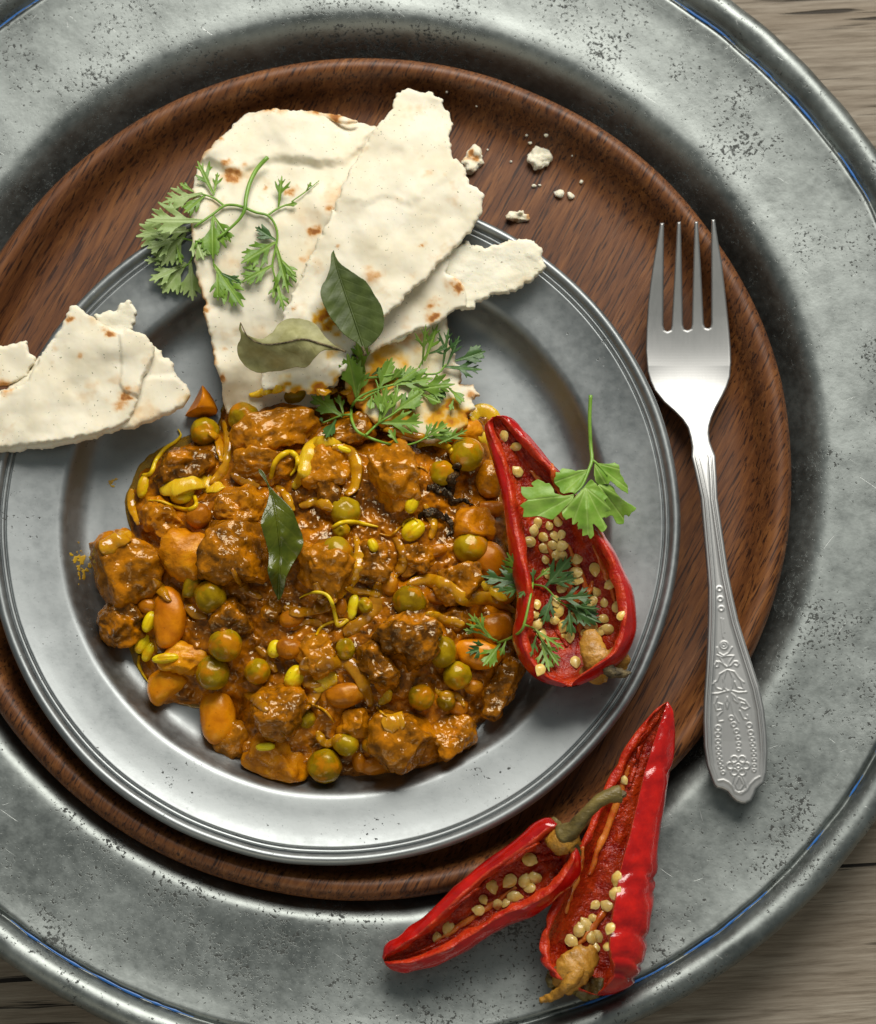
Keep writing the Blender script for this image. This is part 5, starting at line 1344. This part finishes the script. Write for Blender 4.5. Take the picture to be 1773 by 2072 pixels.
broad([(872, 475), (780, 490), (740, 480), (690, 470), (675, 500), (645, 500), (622, 540), (645, 570), (670, 630), (720, 635), (770, 648), (825, 600)], [(870, 480, 47.5), (640, 530, 46), (740, 640, 47)], 'herb_bright', 5, (870, 480), (650, 560))
broad([(775, 645), (700, 660), (640, 640), (600, 565), (575, 575), (560, 560), (520, 542), (485, 575), (500, 600), (395, 590), (400, 640), (440, 670), (470, 690), (390, 725), (415, 755), (420, 800), (520, 795), (560, 815), (620, 818), (680, 765), (760, 695)], [(770, 650, 49), (400, 600, 47.5), (420, 790, 47), (580, 570, 48.5)], 'herb_bright', 6, (775, 655), (430, 690))
broad([(840, 600), (760, 680), (690, 770), (710, 835), (755, 810), (765, 850), (795, 840), (785, 910), (825, 890), (822, 945), (865, 915), (885, 952), (915, 935), (905, 860), (960, 905), (998, 870), (960, 810), (1010, 815), (985, 765), (1022, 755), (985, 690), (1000, 670), (940, 600), (890, 540)], [(860, 580, 48), (700, 800, 48.5), (870, 940, 46), (1000, 800, 46), (850, 750, 49.5)], 'herb_bright', 7, (850, 600), (870, 940))

# ------------------------------------------------------------------ curry leaves
def curry_leaf(label, poly, rib_pts, zf0, mat, seed, fold, th=.35, veins=9, stalk=None):
    root = thing('curry_leaf', label, 'leaf', P(poly[0][0], poly[0][1], zf0(np.array([poly[0][0]]), np.array([poly[0][1]]))[0] - .5))
    base = poly_sdf(catmull(np.array([p[:2] for p in poly] + [poly[0][:2]]), 120)[:-1])
    rp = catmull(np.array(rib_pts, float), 60)
    def nearest(U, V):
        best = np.full(U.shape, 1e9); tt = np.zeros(U.shape); sd = np.zeros(U.shape)
        for i in range(len(rp) - 1):
            a, b = rp[i], rp[i + 1]
            e = b - a; t_ = np.clip(((U - a[0]) * e[0] + (V - a[1]) * e[1]) / (e @ e), 0, 1)
            dx, dy = U - a[0] - e[0] * t_, V - a[1] - e[1] * t_
            d = np.hypot(dx, dy); m_ = d < best
            best = np.where(m_, d, best); tt = np.where(m_, (i + t_) / (len(rp) - 1), tt)
            sd = np.where(m_, np.sign(e[0] * dy - e[1] * dx), sd)
        return best, tt, sd
    def zf(U, V):
        d, tt, sd = nearest(U, V)
        return zf0(U, V) + fold * d * .03 + .4 * n2(U, V, 40, seed, 2) + .05 * np.cos((tt * veins * 2 - d * .035) * math.pi) * np.clip(d / 20, 0, 1)
    def veinf(U, V):
        d, tt, sd = nearest(U, V)
        lat = (1 - np.abs(((tt * veins - d * .035 + .1 * n2(U, V, 30, seed, 1)) % 1) - .5) * 2)
        return np.maximum(np.exp(-(d / 1.6) ** 2), .35 * np.exp(-(lat / .10) ** 2) * np.exp(-d / 50))
    p = np.array([q[:2] for q in poly])
    leaf_sheet(root, lambda U, V: base(U, V) + .5 * n2(U, V, 8, seed, 2), (p[:, 0].min() - 4, p[:, 1].min() - 4, p[:, 0].max() + 4, p[:, 1].max() + 4), 2.0, zf, mat, veinf, th, 'blade')
    d_, t_, s_ = nearest(rp[:, 0], rp[:, 1])
    zr = zf0(rp[:, 0], rp[:, 1]) + .4 * n2(rp[:, 0], rp[:, 1], 40, seed, 2) + .12
    V, F = tube(P(rp[:, 0], rp[:, 1], zr), [.15, .25, .38], 6)
    mk('midrib', V, F, M['dryend' if mat == 'curryleaf_dry' else 'stalk'] if stalk else M[mat], root)
    return root
gl = I([(845, 660), (858, 692), (885, 722), (940, 760), (980, 790), (1012, 840), (1045, 900), (1048, 970), (1020, 1020), (990, 1045), (968, 1062), (940, 1035), (890, 1002), (850, 955), (820, 910), (795, 850), (795, 810), (818, 770), (832, 720), (836, 675)])
curry_leaf('glossy green curry leaf lying on the long flatbread strip', gl, I([(845, 660), (862, 740), (895, 840), (930, 940), (970, 1062)]), idw([(675, 515, 45.5), (700, 600, 44.8), (770, 640, 44.2), (660, 600, 45.4), (735, 700, 43.6)]), 'curryleaf', 91, 1.5)
tube3(bpy.data.objects['curry_leaf'], [(*I([(962, 1050)])[0], 44.0), (*I([(975, 1085)])[0], 43.4)], [.5, .6], 'dryend', 'stalk', 92, .1, 8, 1, 6)
dl = I([(468, 952), (476, 985), (510, 1008), (555, 1018), (598, 990), (625, 955), (665, 936), (720, 938), (775, 962), (812, 1010), (850, 1045), (897, 1070), (850, 1064), (800, 1066), (765, 1100), (735, 1132), (690, 1132), (640, 1145), (590, 1150), (545, 1155), (500, 1138), (462, 1095), (455, 1050), (470, 1010), (462, 975)])
def dz(U, V):
    b = idw([(488, 655, 44), (500, 740, 40.5), (560, 750, 40.5), (620, 740, 41), (530, 700, 45.5), (600, 680, 48), (640, 690, 46), (570, 645, 44.5), (600, 642, 45), (650, 660, 45), (700, 712, 42)])(U, V)
    return b + 2.4 + 1.2 * np.sin((U * .55 - V) * .045)
curry_leaf('curled dried pale curry leaf on the bread left of the green leaf', dl, I([(468, 952), (500, 1010), (560, 1040), (640, 1035), (720, 1020), (800, 1040), (895, 1070)]), dz, 'curryleaf_dry', 93, -1.4, .3, 7, True)
kl = A_([(1345, 735), (1380, 755), (1410, 808), (1432, 870), (1490, 930), (1560, 1000), (1612, 1060), (1650, 1150), (1690, 1250), (1700, 1330), (1660, 1420), (1605, 1510), (1565, 1600), (1545, 1700), (1512, 1770), (1488, 1740), (1450, 1650), (1420, 1540), (1430, 1430), (1410, 1330), (1380, 1230), (1366, 1160), (1388, 1080), (1422, 990), (1428, 900), (1398, 830), (1355, 775)])
curry_leaf('dark wet curry leaf standing upright in the middle of the curry', kl, A_([(1350, 740), (1425, 860), (1470, 1010), (1500, 1200), (1520, 1400), (1510, 1600), (1505, 1765)]), idw([(525, 950, 41), (545, 1000, 42), (530, 1060, 46), (610, 1090, 39), (570, 1080, 44), (550, 1150, 45), (600, 1130, 38), (565, 1210, 36)]), 'curryleaf_wet', 94, 1.0, .4)

# ------------------------------------------------------------------ turmeric stains on the plate
for u, v, r, lab in [(228, 975, 8, 'small turmeric dot on the left plate well'), (168, 1130, 17, 'yellow turmeric smear on the plate left of the far meat chunk'), (167, 1165, 10, 'faint turmeric smear below the yellow smear at left')]:
    pts, faces, S, bed = mgrid(lambda U, V: r - np.hypot(U - u, V - v) + r * 1.3 * n2(U, V, r * .35 + 2, int(u), 3) - r * .25, u - r * 2, v - r * 2, u + r * 2, v + r * 2, 1.2)
    z = np.array([surf(a, b) for a, b in pts])
    vv, ff = shell(pts, faces, bed, z + .06 + .12 * np.clip(S / 4, 0, 1), .05)
    o = mk('turmeric_stain', vv, ff, M['stain']); tag(o, lab, 'stain'); o['kind'] = 'stuff'

# ------------------------------------------------------------------ fork
def GV(p): return [(1265 + .2809 * a, 430 + .2809 * b) for a, b in p]
def HV(p): return [(1341 + .2564 * a, 1113 + .2564 * b) for a, b in p]
left = GV([(253, 75), (205, 350), (180, 520), (165, 650), (152, 850), (148, 1000), (160, 1150), (180, 1220), (210, 1285), (280, 1370), (350, 1430), (410, 1490), (450, 1550), (470, 1620), (482, 1690), (478, 1760), (488, 1800), (505, 1870), (545, 2060)]) + HV([(352, 180), (360, 300), (360, 450), (357, 600), (350, 800), (338, 1000), (325, 1200), (322, 1350), (328, 1550), (350, 1700), (385, 1800), (405, 1850), (430, 1876), (470, 1884), (510, 1905), (545, 1950), (580, 1980), (620, 1997)])
right = HV([(655, 2000), (700, 1980), (722, 1935), (740, 1890), (770, 1862), (800, 1838), (820, 1760), (828, 1600), (822, 1450), (800, 1250), (765, 1080), (700, 880), (640, 690), (600, 560), (560, 380), (520, 180)]) + GV([(668, 2060), (662, 1920), (655, 1810), (652, 1755), (630, 1700), (612, 1650), (604, 1590), (608, 1540), (625, 1480), (655, 1410), (700, 1330), (735, 1260), (757, 1190), (765, 1080), (762, 980), (755, 880), (745, 780), (722, 560), (700, 380), (660, 140), (647, 50)])
tines = GV([(622, 50), (620, 300), (620, 800), (615, 825), (598, 834), (578, 828), (568, 805), (548, 400), (525, 65), (500, 65), (490, 400), (480, 810), (474, 836), (450, 848), (428, 840), (418, 812), (410, 400), (402, 65), (375, 70), (355, 450), (334, 820), (328, 845), (305, 855), (285, 845), (277, 815), (279, 400), (281, 75)])
outline_f = left + right + tines
f_sdf = poly_sdf(outline_f)
fork_z = lambda V: np.interp(V, [440, 520, 600, 660, 720, 780, 830, 870, 910, 950, 1000, 1200, 1400, 1520, 1640], [31.5, 27.5, 23.3, 20.6, 19.0, 19.3, 21.6, 24.9, 28.0, 29.8, 30.6, 30.8, 29.4, 28.0, 26.6])
def smooth_z(V):
    r = 0; w = 0
    for d in range(-66, 67, 6):
        k = math.exp(-(d / 34.0) ** 2); r = r + k * fork_z(V + d); w += k
    return r / w
# stamped relief: strokes and beads
def ring(cx, cy, r, n=14): return [(cx + r * math.cos(2 * math.pi * k / n), cy + r * math.sin(2 * math.pi * k / n)) for k in range(n + 1)]
REL = []
def rs(pts, w=1.5, h=.22): REL.append((HV(pts), w, h))
for c in [(448, 306), (455, 386), (463, 462)]: rs(ring(*c, 18), 1.6, .26)
for c, r in zip([(438, 1405), (436, 1458), (437, 1510), (440, 1556), (443, 1598), (449, 1638), (455, 1676), (463, 1713), (477, 1756)], [21, 20, 18, 17, 16, 15, 15, 14, 14]): rs(ring(*c, r, 10), 1.4, .24)
for c, r in zip([(684, 1384), (695, 1441), (704, 1490), (711, 1533), (717, 1574), (721, 1613), (723, 1654), (723, 1697), (722, 1738)], [20, 19, 17, 16, 15, 14, 14, 13, 13]): rs(ring(*c, r, 10), 1.4, .24)
for c, r in zip([(542, 1326), (561, 1378), (583, 1430), (595, 1480), (601, 1528), (600, 1575)], [18, 18, 17, 16, 15, 13]): rs(ring(*c, r, 10), 1.4, .22)
rs(ring(597, 1705, 17), 1.6, .3); rs(ring(597, 1705, 40), 1.5, .2)
for k in range(6):
    a = math.radians(90 + 60 * k + 30); rs(ring(597 + 62 * math.cos(a), 1703 + 58 * math.sin(a), 27, 10), 1.5, .26)
rs([(560, 1790), (548, 1850), (565, 1895), (600, 1915), (640, 1905), (665, 1880), (650, 1830), (630, 1785)]); rs([(600, 1790), (575, 1850), (590, 1890)]); rs([(610, 1790), (640, 1850), (615, 1890)])
rs(ring(485, 752, 30)); rs(ring(482, 750, 14))
rs([(430, 770), (440, 810), (480, 835), (520, 812), (548, 768)]); rs([(432, 830), (470, 845), (505, 835), (560, 835), (530, 880), (512, 925), (480, 900), (455, 850)])
rs([(415, 905), (425, 880), (445, 890), (440, 920), (420, 925), (412, 905)]); rs([(445, 880), (480, 900), (505, 925), (540, 910), (565, 880), (590, 880), (600, 900), (588, 918), (570, 908)])
rs([(395, 1060), (430, 1030), (450, 980), (510, 945), (565, 960), (600, 1010), (640, 1045)]); rs([(500, 950), (480, 1020), (490, 1090), (515, 1115)]); rs([(530, 950), (555, 1010), (548, 1080), (535, 1115)])
rs([(392, 1135), (440, 1132), (480, 1120), (520, 1110)]); rs([(545, 1110), (600, 1125), (660, 1120)]); rs([(410, 1040), (425, 1090), (470, 1105), (485, 1050)]); rs([(570, 1040), (590, 1090), (640, 1100), (620, 1030)])
rs([(430, 1165), (410, 1215), (425, 1265), (470, 1260), (472, 1220), (440, 1210), (440, 1240)]); rs([(600, 1170), (650, 1190), (685, 1240), (650, 1260), (612, 1240), (620, 1205), (650, 1215)])
rs([(470, 1275), (435, 1310), (440, 1355), (475, 1350)]); rs([(610, 1270), (640, 1330), (675, 1340), (668, 1305)]); rs([(510, 1160), (498, 1200), (510, 1250), (522, 1200), (510, 1160)]); rs([(545, 1130), (560, 1180), (590, 1205), (575, 1160), (545, 1130)])
rs([(535, 1120), (540, 1200), (560, 1290), (600, 1360)], 1.2, .14); rs([(462, 540), (470, 640), (478, 690)], 1.2, .15); rs([(480, 545), (484, 600), (488, 650)], 1.2, .12)
border = HV([(440, 1822), (480, 1815), (520, 1835), (555, 1870), (570, 1910), (620, 1925), (665, 1895), (690, 1850), (730, 1810), (765, 1790)])
REL.append((border, 2.0, .25))
def relief(U, V):
    h = np.zeros_like(U)
    for pts, w, hh in REL:
        p = np.array(pts)
        lo = p.min(0) - 6; hi = p.max(0) + 6
        m = (U > lo[0]) & (U < hi[0]) & (V > lo[1]) & (V < hi[1])
        if not m.any(): continue
        uu, vv = U[m], V[m]; best = np.full(uu.shape, 1e9)
        for a, b in zip(p[:-1], p[1:]):
            e = b - a; t_ = np.clip(((uu - a[0]) * e[0] + (vv - a[1]) * e[1]) / (e @ e + 1e-9), 0, 1)
            best = np.minimum(best, np.hypot(uu - a[0] - e[0] * t_, vv - a[1] - e[1] * t_))
        h[m] = np.maximum(h[m], .62 * hh * np.exp(-(best / (w * 1.15)) ** 2))
    return h
pts, faces, S, bed = mgrid(f_sdf, 1300, 436, 1560, 1632, 1.25)
U, V = pts[:, 0], pts[:, 1]
hv = np.clip((V - 900) / 40, 0, 1)                    # handle weight
e = np.clip(S / 5, 0, 1)
zt = smooth_z(V) - .8 * (1 - np.sqrt(np.clip(1 - (1 - e) ** 2, 0, 1)))
# bowl hollow across the width
cu = np.interp(V, [440, 660, 760, 870], [1391, 1393, 1394, 1398])
bowl = np.interp(V, [440, 640, 740, 830, 880], [0, .6, 1.3, .6, 0])
zt = zt + bowl * np.clip(((U - cu) / 85) ** 2, 0, 1.2)
# handle mouldings parallel to the edge
inner_lim = np.interp(V, [930, 1100, 1300, 1500, 1580], [1, 1, 1, 1, 0])
zt = zt + hv * inner_lim * (.38 * np.exp(-((S - 8.5) / 1.5) ** 2) + .26 * np.exp(-((S - 13.0) / 1.1) ** 2) - .25 * np.clip((S - 14) / 6, 0, 1))
zt = zt + hv * relief(U, V)
thk = 1.5 + .7 * hv - .9 * (1 - e)
fork = thing('fork', 'silver stainless steel fork with stamped floral handle on wooden plate and charger', 'fork', P(1395, 780, 15.5))
top = P(U, V, zt); bot = top.copy(); bot[:, 2] -= thk
def part_of(f):
    c = pts[list(f)].mean(0)
    if c[1] > 668: return 'handle' if c[1] > 905 else 'head'
    x = (c[0] - 1265) / .2809
    yy = (c[1] - 430) / .2809
    k = min(max(yy / 840, 0), 1)
    m1, m2, m3 = 325 - 20 * k, 451 - 1 * k, 573 + 25 * k
    return 'tine0' if x < m1 else 'tine1' if x < m2 else 'tine2' if x < m3 else 'tine3'
parts = {}
for f in faces: parts.setdefault(part_of(f), []).append(f)
vp = {}
for k_, fs in parts.items():
    for f in fs:
        for i in f: vp.setdefault(i, k_)
n = len(pts); allv = np.vstack([top, bot])
walls = {}
for a, b in bed: walls.setdefault(vp[a], []).append((b, a, a + n, b + n))
for k_, fs in parts.items():
    F = list(fs) + [tuple(reversed([i + n for i in f])) for f in fs] + walls.get(k_, [])
    used = sorted({i for f in F for i in f}); re = {i: j for j, i in enumerate(used)}
    mk('tine' if k_.startswith('tine') else k_, allv[used], [tuple(re[i] for i in f) for f in F], M['steel'], fork, recalc=True)
